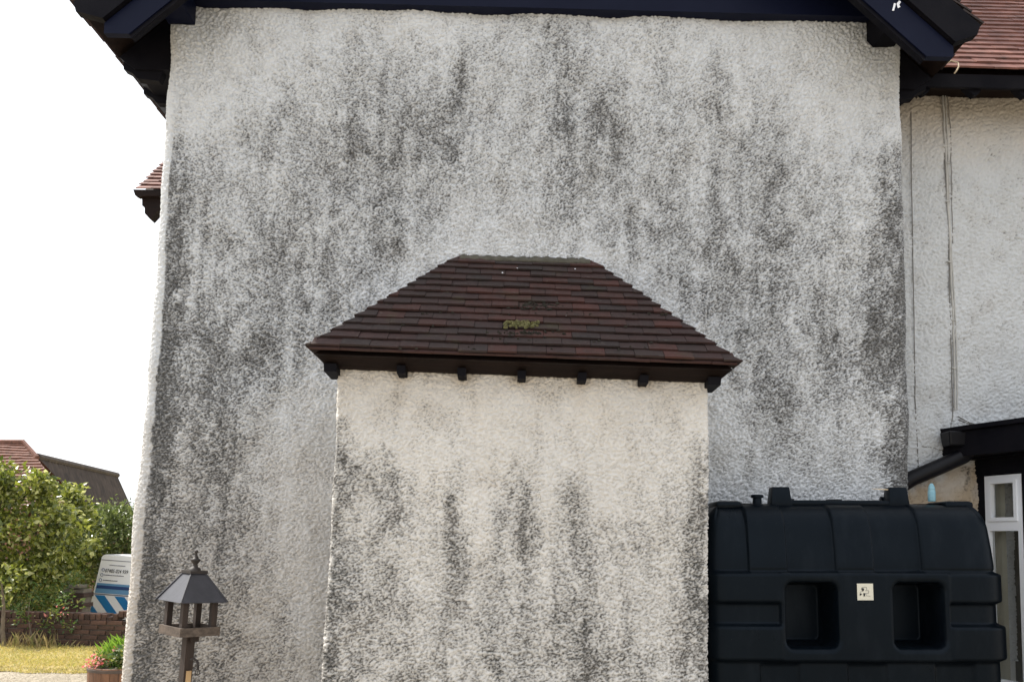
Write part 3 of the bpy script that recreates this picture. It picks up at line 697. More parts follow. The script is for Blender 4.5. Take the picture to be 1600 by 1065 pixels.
# ------------------------------------------------------------------ cables, downpipe, bay
def wall_run(pts, Y, r, name, mat, par=house, n=6):
    q = [P(a, b, Y) for a, b in pts]; out = [q[0]]
    for i in range(len(q)-1):
        for k in range(1, 7): out.append(q[i]+(q[i+1]-q[i])*k/6+np.array([r5.uniform(-.0025, .0025), 0, 0]))
    return MB().tube(out, r, n).build(name, mat, par, True)
wall_run([(1423, 150), (1425, 330), (1428, 480), (1430, 620), (1435, 735)], YG-.008, .0035, 'thin_cable', M_CABLED)
wall_run([(1473, 142), (1478, 250), (1485, 400), (1490, 520), (1493, 640)], YG-.012, .0065, 'cable', M_CABLE)
wall_run([(1477, 142), (1481, 230), (1483, 330), (1492, 480), (1495, 560), (1496, 640)], YG-.012, .0045, 'cable', M_CABLE)
wall_run([(1474, 150), (1476, 255), (1482, 345), (1484, 470), (1489, 650), (1480, 690)], YG-.008, .0035, 'cable', M_CABLED)
wall_run([(1480, 145), (1485, 200), (1487, 300), (1489, 380)], YG-.008, .003, 'cable', M_CABLED)
wall_run([(1497, 655), (1520, 664), (1560, 662), (1600, 655)], YG-.01, .004, 'cable', M_CABLED)
wall_run([(1497, 650), (1515, 660), (1545, 668), (1590, 664)], YG-.01, .0035, 'cable', M_CABLED)
wall_run([(1440, 697), (1458, 699), (1470, 703), (1490, 700)], YG-.008, .003, 'thin_cable', M_CABLED)
for px, py in ((1476, 229), (1481, 315), (1484, 409), (1489, 500), (1491, 575), (1481, 255)):
    c = P(px, py, YG-.014); MB().box(c, (.028, .012, .010), bev=.002).build('cable_clip', M_CABLE, house)
# stub of rafter by corner (dark resin knot) left out; downpipe
pts = [P(1395, 766, 5.50), P(1425, 747, 5.48), P(1470, 728, 5.46), P(1505, 712, 5.45), P(1516, 702, 5.44), P(1517, 690, 5.43)]
MB().tube(pts, .054, 14).build('downpipe', M_PVCB, house, True)
c = P(1500, 690, 5.42); MB().box((c[0]-.03, 5.44, c[2]+.02), (.11, .11, .10), taper=-.2, bev=.01).build('rainwater_hopper', M_PVCB, house)
# bay: angled side wall going towards the camera
a0 = np.array([3.245, YG, 0]); ang = rad(72); dirb = np.array([math.cos(ang), -math.sin(ang), 0]); nb = np.array([-math.sin(ang), -math.cos(ang), 0])
def B(t, z, o=0): return a0+dirb*t+nb*o+np.array([0, 0, z])
zt = P(1535, 743, 5.47)[2]; zb = .74; ztr = P(1540, 822, 5.47)[2]
bay = MB()
bay.prism([B(-.02, 0), B(.055, 0), B(.055, 0, -.12), B(-.02, 0, -.12)], (0, 0, 2.3)).build('bay_post', M_BLACK, house)
MB().prism([B(.335, 0), B(1.2, 0), B(1.2, 0, -.12), B(.335, 0, -.12)], (0, 0, 2.3)).build('bay_post', M_BLACK, house)
MB().prism([B(.055, 0, -.01), B(.335, 0, -.01), B(.335, 0, -.12), B(.055, 0, -.12)], (0, 0, zb-.04)).build('bay_dado', M_REND, house)
MB().prism([B(.055, zt, 0), B(.335, zt, 0), B(.335, zt, -.12), B(.055, zt, -.12)], (0, 0, .15)).build('bay_lintel', M_BLACK, house)
win = MB(); t0, t1, fw = .058, .332, .030
def bar(mb, ta, tb, za, zb_, o0=.004, o1=-.055): mb.prism([B(ta, za, o0), B(tb, za, o0), B(tb, za, o1), B(ta, za, o1)], (0, 0, zb_-za))
bar(win, t0, t0+fw, zb, zt-.002); bar(win, t1-fw, t1, zb, zt-.002); bar(win, t0+fw, t1-fw, zb, zb+.05); bar(win, t0+fw, t1-fw, zt-.034, zt-.002); bar(win, t0+fw, t1-fw, ztr-.03, ztr+.035)
w_o = win.build('window', M_UPVC, house)
s2 = MB(); bar(s2, t0+fw, t0+fw+.022, ztr+.035, zt-.034, .014, -.04); bar(s2, t1-fw-.022, t1-fw, ztr+.035, zt-.034, .014, -.04); bar(s2, t0+fw+.022, t1-fw-.022, ztr+.035, ztr+.060, .014, -.04); bar(s2, t0+fw+.022, t1-fw-.022, zt-.058, zt-.034, .014, -.04)
s2.build('top_light_frame', M_UPVC, w_o)
sl = MB(); bar(sl, t0-.012, t1+.012, zb-.04, zb, .05, -.055); sl.build('sill', M_UPVC, w_o)
mg, tg, bg_ = newmat('window_glass'); bg_.inputs['Base Color'].default_value = (.75, .8, .8, 1); bg_.inputs['Transmission Weight'].default_value = 1; bg_.inputs['Roughness'].default_value = .02; bg_.inputs['IOR'].default_value = 1.45
for za, zz in ((zb+.05, ztr-.03), (ztr+.06, zt-.058)):
    p = MB(); p.add([B(t0+fw, za, -.02), B(t1-fw, za, -.02), B(t1-fw, zz, -.02), B(t0+fw, zz, -.02)], [(0, 1, 2, 3)]); p.build('pane', mg, w_o)
cur = MB(); nn = 5
for k in range(nn): 
    t_a, t_b = -.02+.17*k/nn, -.02+.17*(k+1)/nn; o_a, o_b = -.10-.005*(k % 2), -.10-.005*((k+1) % 2)
    cur.add([B(t_a, .7, o_a), B(t_b, .7, o_b), B(t_b, 2.2, o_b), B(t_a, 2.2, o_a)], [(0, 1, 2, 3)])
cur.build('curtain', plain('cream_curtain', (.50, .46, .36), (.58, .54, .43), 6, .9, .2, .003, 60), w_o)
MB().add([B(.02, .6, -.32), B(.5, .6, -.32), B(.5, 2.3, -.32), B(.02, 2.3, -.32)], [(0, 1, 2, 3)]).build('blind', plain('grey_blind', (.12, .115, .10), (.17, .16, .14), 8, .9, .2, .003, 60), w_o)
# roof of the bay
zr0 = P(1600, 657, 5.15)[2]; zl = zr0-.34
q = [np.array([3.0, YG-.002, 0]), np.array([3.06, 5.40, 0]), B(.75, 0, .16), B(1.3, 0, .16), np.array([5.0, 4.5, 0]), np.array([5.0, YG-.002, 0])]
MB().prism([np.array([*p[:2], zr0-.21]) for p in q], (0, 0, .17)).build('bay_roof', M_BLACK, house)
q2 = [np.array([2.985, YG-.002, 0]), np.array([3.04, 5.37, 0]), B(.75, 0, .185), B(1.3, 0, .185), np.array([5.0, 4.47, 0]), np.array([5.0, YG-.002, 0])]
MB().prism([np.array([*p[:2], zr0-.037]) for p in q2], (0, 0, .03)).build('bay_roof_edge', M_BLACK, house)
MB().prism([B(-.05, zt+.12, .10), B(1.2, zt+.12, .10), B(1.2, zt+.12, -.3), B(-.05, zt+.12, -.3)], (0, 0, zr0-.22-zt-.12)).build('bay_soffit', M_BLACK, house)

# ------------------------------------------------------------------ oil tank
tank = empty('oil_tank', (1.9, 4.76, 0), 'large dark green plastic oil tank with two square recesses, beside the chimney breast', 'oil tank')
TS = 281.0
def tx(px): return (px-800)/TS
cx0 = (1.098+2.735)/2; A_ = (2.735-1.098)/2; CYT = 4.765; BD = .285
ztop = 1.880
zs = np.concatenate([np.arange(.22, ztop-.15, .0085), ztop-.15+.15*np.sin(np.linspace(0, 1, 20)*math.pi/2)])
Rc = .11
per = []
hw, hd = A_-Rc, BD-Rc
def seg(x0, y0, x1, y1, nx, ny, d):
    L = math.hypot(x1-x0, y1-y0); k = max(1, int(L/d))
    for i in range(k): per.append((x0+(x1-x0)*i/k, y0+(y1-y0)*i/k, nx, ny))
def arc(cx, cy, g0, k=16):
    for i in range(k):
        g = g0+math.pi/2*i/k; per.append((cx+Rc*math.cos(g), cy+Rc*math.sin(g), math.cos(g), math.sin(g)))
seg(-hw, -BD, hw, -BD, 0, -1, .006); arc(hw, -hd, -math.pi/2); seg(A_, -hd, A_, hd, 1, 0, .02); arc(hw, hd, 0); seg(hw, BD, -hw, BD, 0, 1, .02); arc(-hw, hd, math.pi/2); seg(-A_, hd, -A_, -hd, -1, 0, .02); arc(-hw, -hd, math.pi)
per = np.array(per); npr = len(per)
Xp = per[None, :, 0].repeat(len(zs), 0); Yp = per[None, :, 1].repeat(len(zs), 0); NXp = per[None, :, 2].repeat(len(zs), 0); NYp = per[None, :, 3].repeat(len(zs), 0)
Zp = zs[:, None].repeat(npr, 1)
def band(z, a, b, w=.012): return sstep(a-w, a+w, z)*(1-sstep(b-w, b+w, z))
xw = Xp+cx0
front = (NYp < -.3)*1.0
zA, zB, zC, zD = 1.493, 1.326, 1.205, 1.013
off = .050*band(Zp, zB, zA)+.018*band(Zp, zC, zB)+.060*band(Zp, zD, zC)+.024*(1-sstep(zD-.012, zD+.012, Zp))
# bands stay short of the left neighbour wall
leftf = sstep(1.10, 1.22, xw); off = off*(.25+.75*leftf)
ctr = band(xw, tx(1222), tx(1483), .012)*front*band(Zp, zD, zA)
off = off*(1-ctr)+.055*ctr
taper = -.035*sstep(zA, ztop, Zp)
rib = np.zeros_like(off)
for a, b in ((1176, 1236), (1312, 1371), (1447, 1560)): rib += band(xw, tx(a), tx(b)-.0, .006)
rib *= front*(Zp > zA-.05)
off += .026*rib*sstep(zA-.01, zA+.02, Zp)+taper
low = np.zeros_like(off)
for a, b in ((1190, 1250), (1325, 1385), (1460, 1520)): low += band(xw, tx(a), tx(b), .01)
off += -.018*low*front*(1-sstep(zD-.03, zD-.005, Zp))
# pockets
for a, b in ((1230, 1309), (1396, 1474)):
    cxp, czp = (tx(a)+tx(b))/2, (1.437+1.083)/2; hx, hz = (tx(b)-tx(a))/2, (1.437-1.083)/2; rr_ = .045
    dx_ = np.maximum(np.abs(xw-cxp)-hx+rr_, 0); dz_ = np.maximum(np.abs(Zp-czp)-hz+rr_, 0); d = np.hypot(dx_, dz_)-rr_
    dd = np.maximum(np.maximum(np.abs(xw-cxp)-hx, np.abs(Zp-czp)-hz), d)
    k = 1-sstep(-.016, .006, dd); off = off*(1-k*front)-.20*k*front
    off += -.006*(1-sstep(.004, .02, np.abs(dd-.004)))*front*(1-k)
# domed top
inset = np.where(Zp > ztop-.15, .15-np.sqrt(np.maximum(.15**2-(Zp-(ztop-.15))**2, 0)), 0)*np.where(np.abs(NXp) > .5, .75, 1)
off = off-inset*1.0
Xf = Xp+NXp*off; Yf = Yp+NYp*off
tilt = rad(-1.25)
def tiltp(v):
    v = np.array(v, float); x = v[..., 0]; z = v[..., 2]-1.0
    o = v.copy(); o[..., 0] = x*math.cos(tilt)+z*math.sin(tilt)*1; o[..., 2] = -x*math.sin(tilt)*1+z*math.cos(tilt)+1.0
    return o+np.array([cx0, CYT, 0])
V = tiltp(np.stack([Xf, Yf, Zp], -1)).reshape(-1, 3)
i = np.arange(len(zs)*npr).reshape(len(zs), npr); ir = np.roll(i, -1, 1)
F = np.stack([i[:-1], ir[:-1], ir[1:], i[1:]], -1).reshape(-1, 4)
# cap: shrink rings
cap = [V]; nb_ = len(V); last = i[-1]; allF = [F]
for s_ in (.9, .6, .2):
    ring = tiltp(np.stack([Xf[-1]*s_, Yf[-1]*s_, np.full(npr, ztop+.004)+.008*rib[-1]*0], -1)); idx = nb_+np.arange(npr); cap.append(ring)
    allF.append(np.stack([last, np.roll(last, -1), np.roll(idx, -1), idx], -1)); last = idx; nb_ += npr
mesh('tank_body', np.concatenate(cap), np.concatenate(allF), M_TANK, tank, True)
def tb(mb, x, y, z, d, **k):
    c = tiltp((x-cx0, y-CYT, z)); mb.box(c, d, rot=Matrix.Rotation(-(-tilt), 3, 'Y'), **k); return mb
# top shoulders, ridge, lugs
tm = MB()
tb(tm, P(1138, 785, 4.66)[0], 4.68, ztop-.008, (.15, .22, .045), bev=.02)
tb(tm, P(1313, 785, 4.72)[0], 4.76, ztop+.006, (.62, .28, .035), bev=.012)
tb(tm, P(1487, 785, 4.7)[0], 4.70, ztop-.006, (.17, .24, .05), bev=.022); tm.build('top_rib', M_TANK, tank, True)
for px in (1222, 1404):
    tb(MB(), P(px+1, 778, 4.66)[0], 4.66, ztop+.042, (.125, .09, .115), taper=.22, bev=.006).build('lifting_lug', M_TANK, tank, True)
c = tiltp((P(1188, 780, 4.62)[0]-cx0, 4.62-CYT, ztop-.02))
MB().lathe(c, [(.040, 0), (.040, .015), (.026, .02), (.024, .052), (.036, .056), (.036, .070), (.03, .073)], 18).build('filler_cap', M_TANK, tank, True)
tb(MB(), tx(1268), 4.78, ztop+.032, (.08, .05, .012), bev=.003).build('inspection_cap', M_TANK, tank)
tb(MB(), tx(1350), 4.80, ztop+.032, (.08, .05, .012), bev=.003).build('inspection_cap', M_TANK, tank)
c = tiltp((tx(1438)-cx0, 4.72-CYT, ztop+.028))
MB().tube([c+np.array([-.07, 0, .006]), c+np.array([.06, -.01, -.004])], .016, 10).build('vent_pipe', M_TANK, tank, True)
# sticker
def SP(px, py, o=0):
    q = P(px, py, CYT-BD-.055-.0035-o); return q
mk = MB().prism([SP(1339, 911), SP(1364, 911), SP(1365, 937), SP(1340, 937)], (0, .002, 0)).build('sticker', M_STICK, tank)
ink = MB()
for pg in (((1346.5, 922), (1349, 919), (1350.5, 920), (1349, 923)), ((1343, 928), (1345, 926), (1347, 928), (1344, 930)), ((1349, 926), (1352.5, 926), (1351.5, 931), (1349.5, 931)), ((1347, 918), (1350, 918.5), (1348, 920.2), (1346, 921))):
    ink.prism([SP(a, b, .0012) for a, b in pg], (0, .0008, 0))
ink.build('ink_drawing', M_INK, mk)
ink = MB()
def stroke(pts, w=.8):
    for (a, b), (c_, d_) in zip(pts[:-1], pts[1:]):
        L = math.hypot(c_-a, d_-b)+1e-6; ox, oy = -(d_-b)/L*w/2, (c_-a)/L*w/2
        ink.prism([SP(a+ox, b+oy, .0009), SP(c_+ox, d_+oy, .0009), SP(c_-ox, d_-oy, .0009), SP(a-ox, b-oy, .0009)], (0, .0005, 0))
stroke([(1346, 921), (1346, 918), (1349, 916.5), (1354, 917), (1354, 921)]); stroke([(1352, 922), (1357.5, 922), (1357, 926), (1353, 926)]); stroke([(1354, 927), (1354, 930), (1358, 930.5), (1360, 931)], .6); stroke([(1344, 927), (1344, 924), (1348, 923)], .6)
ink.build('ink_outline', M_INKG, mk)
MB().box((cx0, CYT, .10), (1.7, .66, .2)).build('tank_base', plain('concrete', (.3, .29, .27), (.4, .39, .36), 8, .9, .4, .005, 40), tank)
# bottle standing on the tank, stick lying on it
bo = P(1456, 783, 4.66)
mbt, tt, bt = newmat('pale_blue_plastic'); bt.inputs['Base Color'].default_value = (.22, .46, .56, 1); bt.inputs['Roughness'].default_value = .3; bt.inputs['Transmission Weight'].default_value = .25
t_col = ramp(tt, noise(tt, 30, 3, .6), [(.35, (.20, .42, .52)), (.65, (.30, .54, .62))]); tt.links.new(t_col, bt.inputs['Base Color'])
bt_o = empty('small_bottle', tuple(bo), 'small pale blue bottle with a pointed nozzle standing on top of the oil tank', 'bottle')
MB().lathe(bo, [(.019, 0), (.021, .004), (.021, .058), (.019, .064), (.019, .068), (.020, .072)], 16).build('bottle_body', mbt, bt_o, True)
MB().lathe(bo+np.array([0, 0, .0725]), [(.018, 0), (.017, .012), (.010, .028), (.004, .034)], 16).build('nozzle', mbt, bt_o, True)
sk = MB().tube([P(1362, 763, 4.64), P(1386, 764.5, 4.645), P(1398, 764, 4.65)], [.0015, .004, .004], 6).build('thin_stick', M_STRAW, None, loc=tuple(P(1386, 765, 4.64)))
tag(sk, 'thin pale stick lying across the right lifting lug of the tank', 'stick')

# ------------------------------------------------------------------ bird table
YBt = 4.55; bt_root = empty('bird_table', (float(P(286, 1065, YBt)[0]), YBt, 0), 'small wooden bird table with grey pitched hood, leaning by the stained wall', 'bird table')
base = P(289, 1065, YBt); topc = P(303.5, 900, YBt)
axis = (topc-base)/np.linalg.norm(topc-base); axis[1] = 0.0
Rb = Matrix.Rotation(rad(-40), 3, 'Z'); lean_r = Matrix.Rotation(math.atan2(axis[0], axis[2]), 3, 'Y')
c1300 = P(296, 985, YBt)
def T(x, y, z):   # local to the bird table: z above the tray underside
    q = lean_r @ (Rb @ Vector((x, y, 0)) + Vector((0, 0, z))); return c1300+np.array(q)
def tbx(mb, x0, x1, y0, y1, z0, z1):
    pts = [T(x, y, z) for z in (z0, z1) for y in (y0, y1) for x in (x0, x1)]
    return mb.add(pts, [(0, 2, 3, 1), (4, 5, 7, 6), (0, 1, 5, 4), (2, 6, 7, 3), (0, 4, 6, 2), (1, 3, 7, 5)])
h = .118
tr = tbx(MB(), -h+.012, h-.012, -h+.012, h-.012, -.012, .004).build('tray', M_WOOD, bt_root)
for a in ((-h, h, -h, -h+.014), (-h, h, h-.014, h), (-h, -h+.014, -h+.0145, h-.0145), (h-.014, h, -h+.0145, h-.0145)):
    tbx(MB(), *a, -.018, .030).build('tray_rail', M_WOODL, tr)
for sx in (-1, 1):
    for sy in (-1, 1):
        tbx(MB(), sx*(h-.032)-.016, sx*(h-.032)+.016, sy*(h-.032)-.016, sy*(h-.032)+.016, .0045, .175).build('corner_post', M_WOOD, bt_root)
he, ht = .136, .040; z0, z1 = .168, .325
for k in range(4):
    g = [(-1, -1), (1, -1), (1, 1), (-1, 1)]; a, b = g[k], g[(k+1) % 4]
    o = [T(a[0]*he, a[1]*he, z0), T(b[0]*he, b[1]*he, z0), T(b[0]*ht, b[1]*ht, z1), T(a[0]*ht, a[1]*ht, z1)]
    o2 = [T(a[0]*(he-.012), a[1]*(he-.012), z0-.004), T(b[0]*(he-.012), b[1]*(he-.012), z0-.004), T(b[0]*(ht-.01), b[1]*(ht-.01), z1-.01), T(a[0]*(ht-.01), a[1]*(ht-.01), z1-.01)]
    MB().add(o+o2, [(0, 1, 2, 3), (7, 6, 5, 4), (0, 4, 5, 1), (1, 5, 6, 2), (2, 6, 7, 3), (3, 7, 4, 0)]).build('hood_panel', M_LEAD, bt_root)
    MB().tube([T(a[0]*(he+.003), a[1]*(he+.003), z0+.001), T(a[0]*(ht+.002), a[1]*(ht+.002), z1)], .0045, 6).build('hip_strip', M_LEAD, bt_root)
mb = tbx(MB(), -.052, .052, -.052, .052, z1-.004, z1+.012); mb.build('cap_plate', M_IRON, bt_root)
fv = [T(r_*math.cos(g), r_*math.sin(g), z) for r_, z in ((.034, .338), (.030, .350), (.016, .357), (.012, .372), (.026, .390), (.028, .398), (.016, .404), (.009, .420), (.006, .432), (.011, .440), (.009, .449), (.001, .452)) for g in np.linspace(0, 2*math.pi, 16, endpoint=False)]
ff = [(a*16+k, a*16+(k+1) % 16, (a+1)*16+(k+1) % 16, (a+1)*16+k) for a in range(11) for k in range(16)]
mesh('finial', fv, ff, M_IRON, bt_root, True)
zbm = -(c1300[2]-.0)
tbx(MB(), -.025, .025, -.025, .025, zbm+.0, -.0125).build('post', M_WOOD, bt_root)
tbx(MB(), .026, .037, -.013, .013, -.36, -.215).build('peg', M_PEG, bt_root)
hk = MB().tube([P(298, 1030, YBt-.05), P(303, 1028, YBt-.05), P(308, 1032, YBt-.05), P(309.5, 1040, YBt-.05), P(309, 1045, YBt-.05)], .007, 8)
ring = [P(308.5+3.6*math.sin(g), 1049.5-4.5*math.cos(g), YBt-.05) for g in np.linspace(0, 2*math.pi, 13)]
hk.tube(ring, .0025, 6); hk.build('hook', M_IRON, bt_root, True)
tbx(MB(), -.05, .05, -.008, .034, -.055, -.0185).build('bracket', M_WOOD, bt_root)

# ------------------------------------------------------------------ foliage helper
def leaves(name, C, Rr, n, size, mat, parent=None, up=.5, seed=1, shell=.55, fill=None, aspect=.45, droop=0):
    r = np.random.default_rng(seed); C = np.array(C, float); Rr = np.array(Rr, float)
    vol = Rr.prod(1) if Rr.ndim > 1 else Rr**3; pk = r.choice(len(C), n, p=vol**.8/(vol**.8).sum())
    d = r.standard_normal((n, 3)); d /= np.linalg.norm(d, axis=1)[:, None]
    rad_ = (shell+(1-shell)*r.random(n))**(1/1.3)
    rad_ *= 1+.16*r.standard_normal(n)
    RR_ = Rr[pk] if Rr.ndim > 1 else Rr[pk][:, None]
    p = C[pk]+d*rad_[:, None]*RR_
    ax = r.standard_normal((n, 3))+d*.6; ax[:, 2] -= droop; ax /= np.linalg.norm(ax, axis=1)[:, None]
    nm = r.standard_normal((n, 3))*(1-up)+np.array([-.2, -.1, 1.])*up; nm -= ax*(nm*ax).sum(1)[:, None]; nm /= np.linalg.norm(nm, axis=1)[:, None]
    sd = np.cross(ax, nm); s = size*r.uniform(.55, 1.25, n)[:, None]
    v0 = p; v1 = p+ax*s*.45+sd*s*aspect*.5+nm*s*.06; v2 = p+ax*s+nm*s*(-.10); v3 = p+ax*s*.45-sd*s*aspect*.5+nm*s*.06
    v0b = p+ax*s*.08; V = np.stack([v0b, v1, v2, v3], 1).reshape(-1, 3)
    b = np.arange(n)*4; F = np.concatenate([np.stack([b, b+1, b+2], 1), np.stack([b, b+2, b+3], 1)])
    return mesh(name, V, F, mat, parent, False, dict(pick=np.repeat(r.random(n), 4)))
def blades(name, xy, zf, hgt, wid, mat, parent=None, seed=1, lean=.35):
    r = np.random.default_rng(seed); n = len(xy); p = np.column_stack([xy, zf(xy[:, 0], xy[:, 1])])
    g = r.random(n)*2*math.pi; s = np.stack([np.cos(g), np.sin(g), 0*g], 1)*wid*r.uniform(.6, 1.3, n)[:, None]
    h = hgt*r.uniform(.4, 1.2, n)[:, None]; l = np.stack([r.standard_normal(n), r.standard_normal(n), 0*g], 1)*lean*h
    V = np.stack([p-s, p+s, p+l*.35+s*.5+np.array([0, 0, 1])*h*.6, p+l+np.array([0, 0, 1])*h], 1).reshape(-1, 3)
    b = np.arange(n)*4; F = np.concatenate([np.stack([b, b+1, b+2], 1), np.stack([b, b+2, b+3], 1)])
    return mesh(name, V, F, mat, parent, False, dict(pick=np.repeat(r.random(n), 4)))

# broad-leaved tree on the left
YT = 12.2
tree = empty('fruit_tree', (-8.0, YT, -.8), 'leafy green fruit tree with broad leaves behind the low brick wall, left edge', 'tree')
cl = []; rr2 = []
for px, py, r_, dy in ((-40, 800, .75, 0), (20, 775, .45, .2), (12, 752, .2, .0), (60, 790, .42, .0), (75, 765, .18, 0), (105, 800, .38, .7), (115, 770, .16, .9), (118, 785, .2, .9), (128, 825, .33, 1.0), (95, 850, .55, 0), (40, 860, .7, 0), (-30, 880, .8, .2), (20, 920, .5, -.2), (70, 905, .5, -.1), (112, 880, .33, 1.0), (85, 925, .28, .5), (-90, 840, .8, 0), (-120, 920, .8, .2), (140, 850, .25, 1.3)):
    cl.append(P(px, py, YT+dy)); rr2.append(r_)
rq = np.random.default_rng(77); C2 = []; R2 = []
for c_, r_ in zip(cl, rr2):
    C2.append(c_); R2.append(r_*.55)
    for _ in range(int(3+16*r_)):
        d_ = rq.standard_normal(3); d_ /= np.linalg.norm(d_); d_[1] -= .2
        C2.append(c_+d_*r_*rq.uniform(.62, .98)); R2.append(rq.uniform(.09, .20))
leaves('crown', C2, R2, 15500, .11, M_LEAF, tree, .4, 3, shell=.25, aspect=.5, droop=.3)
for k in range(14):
    c = cl[k]; b = np.array([-7.9+.25*math.sin(k*2), YT+.1*math.cos(k), .2]); m = (b+c)/2+np.array([.1*math.sin(k*5), 0, -.12])
    MB().tube([np.array([-8.0, YT, -.3]), b, m, c], [.05, .034, .02, .006], 6).build('branch', M_BARK, tree, True)
MB().tube([(-8.0, YT, -.85), (-8.03, YT, -.4), (-7.98, YT, .1)], [.09, .07, .055], 10).build('trunk', M_BARK, tree, True)
# stems in front of the wall
for i, (x0, x1_) in enumerate((((4, 1010), (2, 925)), ((50, 1000), (40, 930)))):
    pass
sap = empty('sapling', tuple(P(6, 1012, 11.0)*np.array([1, 1, 0])), 'thin grey sapling with few leaves at the left end of the lawn', 'sapling')
MB().tube([P(7, 1013, 11.0), P(4, 985, 11.0), P(6, 950, 11.0), P(2, 905, 11.0)], [.035, .028, .022, .01], 8).build('trunk', M_BARK, sap, True)
leaves('crown', [P(4, 925, 11.0), P(12, 900, 11.0)], [.18, .22], 160, .09, M_LEAF, sap, .4, 8, .3)
cli = empty('wall_climber', tuple(P(52, 1008, 11.15)*np.array([1, 1, 0])), 'bare stemmed climber with reddish leaves against the low brick wall', 'climber')
MB().tube([P(52, 1010, 11.15), P(48, 985, 11.18), P(44, 962, 11.2), P(46, 940, 11.2)], [.012, .010, .008, .005], 6).build('stem', M_BARK, cli, True)
leaves('foliage', [P(70, 975, 11.15), P(88, 958, 11.15), P(35, 960, 11.15), P(110, 975, 11.18), P(100, 938, 11.1), P(125, 945, 11.1), P(60, 935, 11.6), P(92, 925, 11.7), P(118, 905, 11.8), P(20, 950, 11.6)], [.12, .12, .15, .1, .13, .08, .3, .24, .16, .3], 1500, .06, M_PLEAF, cli, .3, 12, .1)
leaves('red_leaves', [P(68, 968, 11.12), P(96, 955, 11.12)], [.08, .08], 9, .06, M_PETAL, cli, .3, 13, .1)

# hedge / shrubs behind the van
def shrub(name, label, pts, Y, n, size, mat, seed, cat='shrub', group=None):
    c0 = P(*pts[0][:2], Y); root = empty(name, (float(c0[0]), Y, -.85), label, cat, group)
    leaves('foliage', [P(a, b, Y+random.uniform(-.2, .2)) for a, b, _ in pts], [q_[2] for q_ in pts], n, size, mat, root, .4, seed, .4)
    for k in range(3):
        MB().tube([(c0[0]+.1*k-.1, Y, -.86), (c0[0]+.25*(k-1), Y+.1, .1), P(pts[k][0], pts[k][1], Y)], [.05, .035, .01], 6).build('stem', M_BARK, root, True)
    return root
shrub('shrub', 'dark green bushy shrub behind the parked van, nearest the fruit tree', [(150, 850, .7), (120, 870, .6), (185, 835, .6), (180, 805, .25), (195, 795, .14), (160, 830, .45), (140, 900, .7), (175, 812, .3), (160, 800, .10), (150, 818, .2)], 14.2, 9000, .085, M_LEAF2, 5)
shrub('shrub', 'green shrub farther right behind the parked van, mostly hidden by the house corner', [(250, 850, .8), (215, 830, .5), (300, 850, .8), (208, 808, .25), (340, 830, .7)], 14.6, 6500, .085, M_LEAF2, 6)
shrub('shrub', 'low dark shrub in the shade under the fruit tree beyond the brick wall', [(60, 930, .5), (20, 940, .5), (110, 925, .35), (-40, 940, .6)], 13.3, 3500, .08, M_LEAF2, 7)

# ------------------------------------------------------------------ brick wall
YGW = 11.25
gw = empty('garden_wall', (-8, YGW, 0), 'low old red brick garden wall behind the lawn', 'garden wall')
xb0, xb1 = -12.0, -4.2; zw = P(100, 957, YGW)[2]
MB().box(((xb0+xb1)/2, YGW+.11, (zw-.09)/2-.2), (xb1-xb0, .19, zw-.09+.4)).build('mortar_core', M_JOINT, gw)
nb2 = 0; stuff = MB(); rb = random.Random(9)
courses = 6; hC = (zw-.085)/courses
me_b = None
def brick_mesh(sx, sy, sz, nm):
    mbk = MB().box((0, 0, 0), (sx, sy, sz), bev=.006); me = bpy.data.meshes.new(nm); me.from_pydata(mbk.v, [], mbk.f); me.materials.append(M_BRICK); return me
bm_s = brick_mesh(.215, .10, hC-.010, 'stretcher_brick'); bm_h = brick_mesh(.068, .215, .085, 'coping_brick')
bricks = []
for c_ in range(courses):
    x = xb0+(c_ % 2)*.112
    while x < xb1:
        bricks.append((x+.1075, YGW+rb.uniform(-.006, .006)+.045, hC*(c_+.5)+rb.uniform(-.002, .002), rb.uniform(-.02, .02), bm_s)); x += .226
x = xb0
while x < xb1:
    z_ = zw-.042+rb.uniform(-.004, .004)
    if abs(proj(np.array([x, YGW, z_]))[0]-167) < 8: z_ -= .035
    if proj(np.array([x, YGW, z_]))[0] > 177: z_ += .045
    bricks.append((x+.035, YGW+.11, z_, rb.uniform(-.03, .03), bm_h)); x += .0775
bricks.sort(key=lambda b: abs(b[0]+7.0))
for k, (x, y, z, a, me) in enumerate(bricks):
    if k < 295:
        o = bpy.data.objects.new('brick', me); COL.objects.link(o); o.parent = gw; o.location = (x+8, y-YGW, z); o.rotation_euler = (rb.uniform(-.02, .02), 0, a)
    else:
        stuff.box((x, y, z), (.215, .10, hC-.01) if me is bm_s else (.068, .215, .085))
tag(stuff.build('more_bricks', M_BRICK, gw), kind='stuff')
# brick pier behind
YPi = 12.0
pier = empty('brick_pier', (float(P(118, 950, YPi)[0]), YPi, -.85), 'short red brick pier with a stone cap behind the low garden wall', 'pier')
x0p, x1p, ztp = P(92, 950, YPi)[0], P(130, 950, YPi)[0], P(115, 919, YPi)[2]
MB().box(((x0p+x1p)/2, YPi+.15, (ztp-.85)/2), (x1p-x0p-.06, .24, ztp+.85-.02)).build('mortar_core', M_JOINT, pier)
z = -.81
k = 0
while z < ztp-.03:
    x = x0p-(.11 if k % 2 else 0)
    while x < x1p-.03:
        a = max(x, x0p); b = min(x+.215, x1p)
        if b-a > .04 and z > .1: MB().box(((a+b)/2, YPi+.14, z), (b-a-.008, .29, .062), bev=.004).build('brick', M_BRICK, pier)
        x += .225
    z += .075; k += 1
MB().box((P(116, 912, YPi)[0], YPi+.1, ztp+.03), (.17, .24, .05), bev=.012).build('cap_stone', M_JOINT, pier)

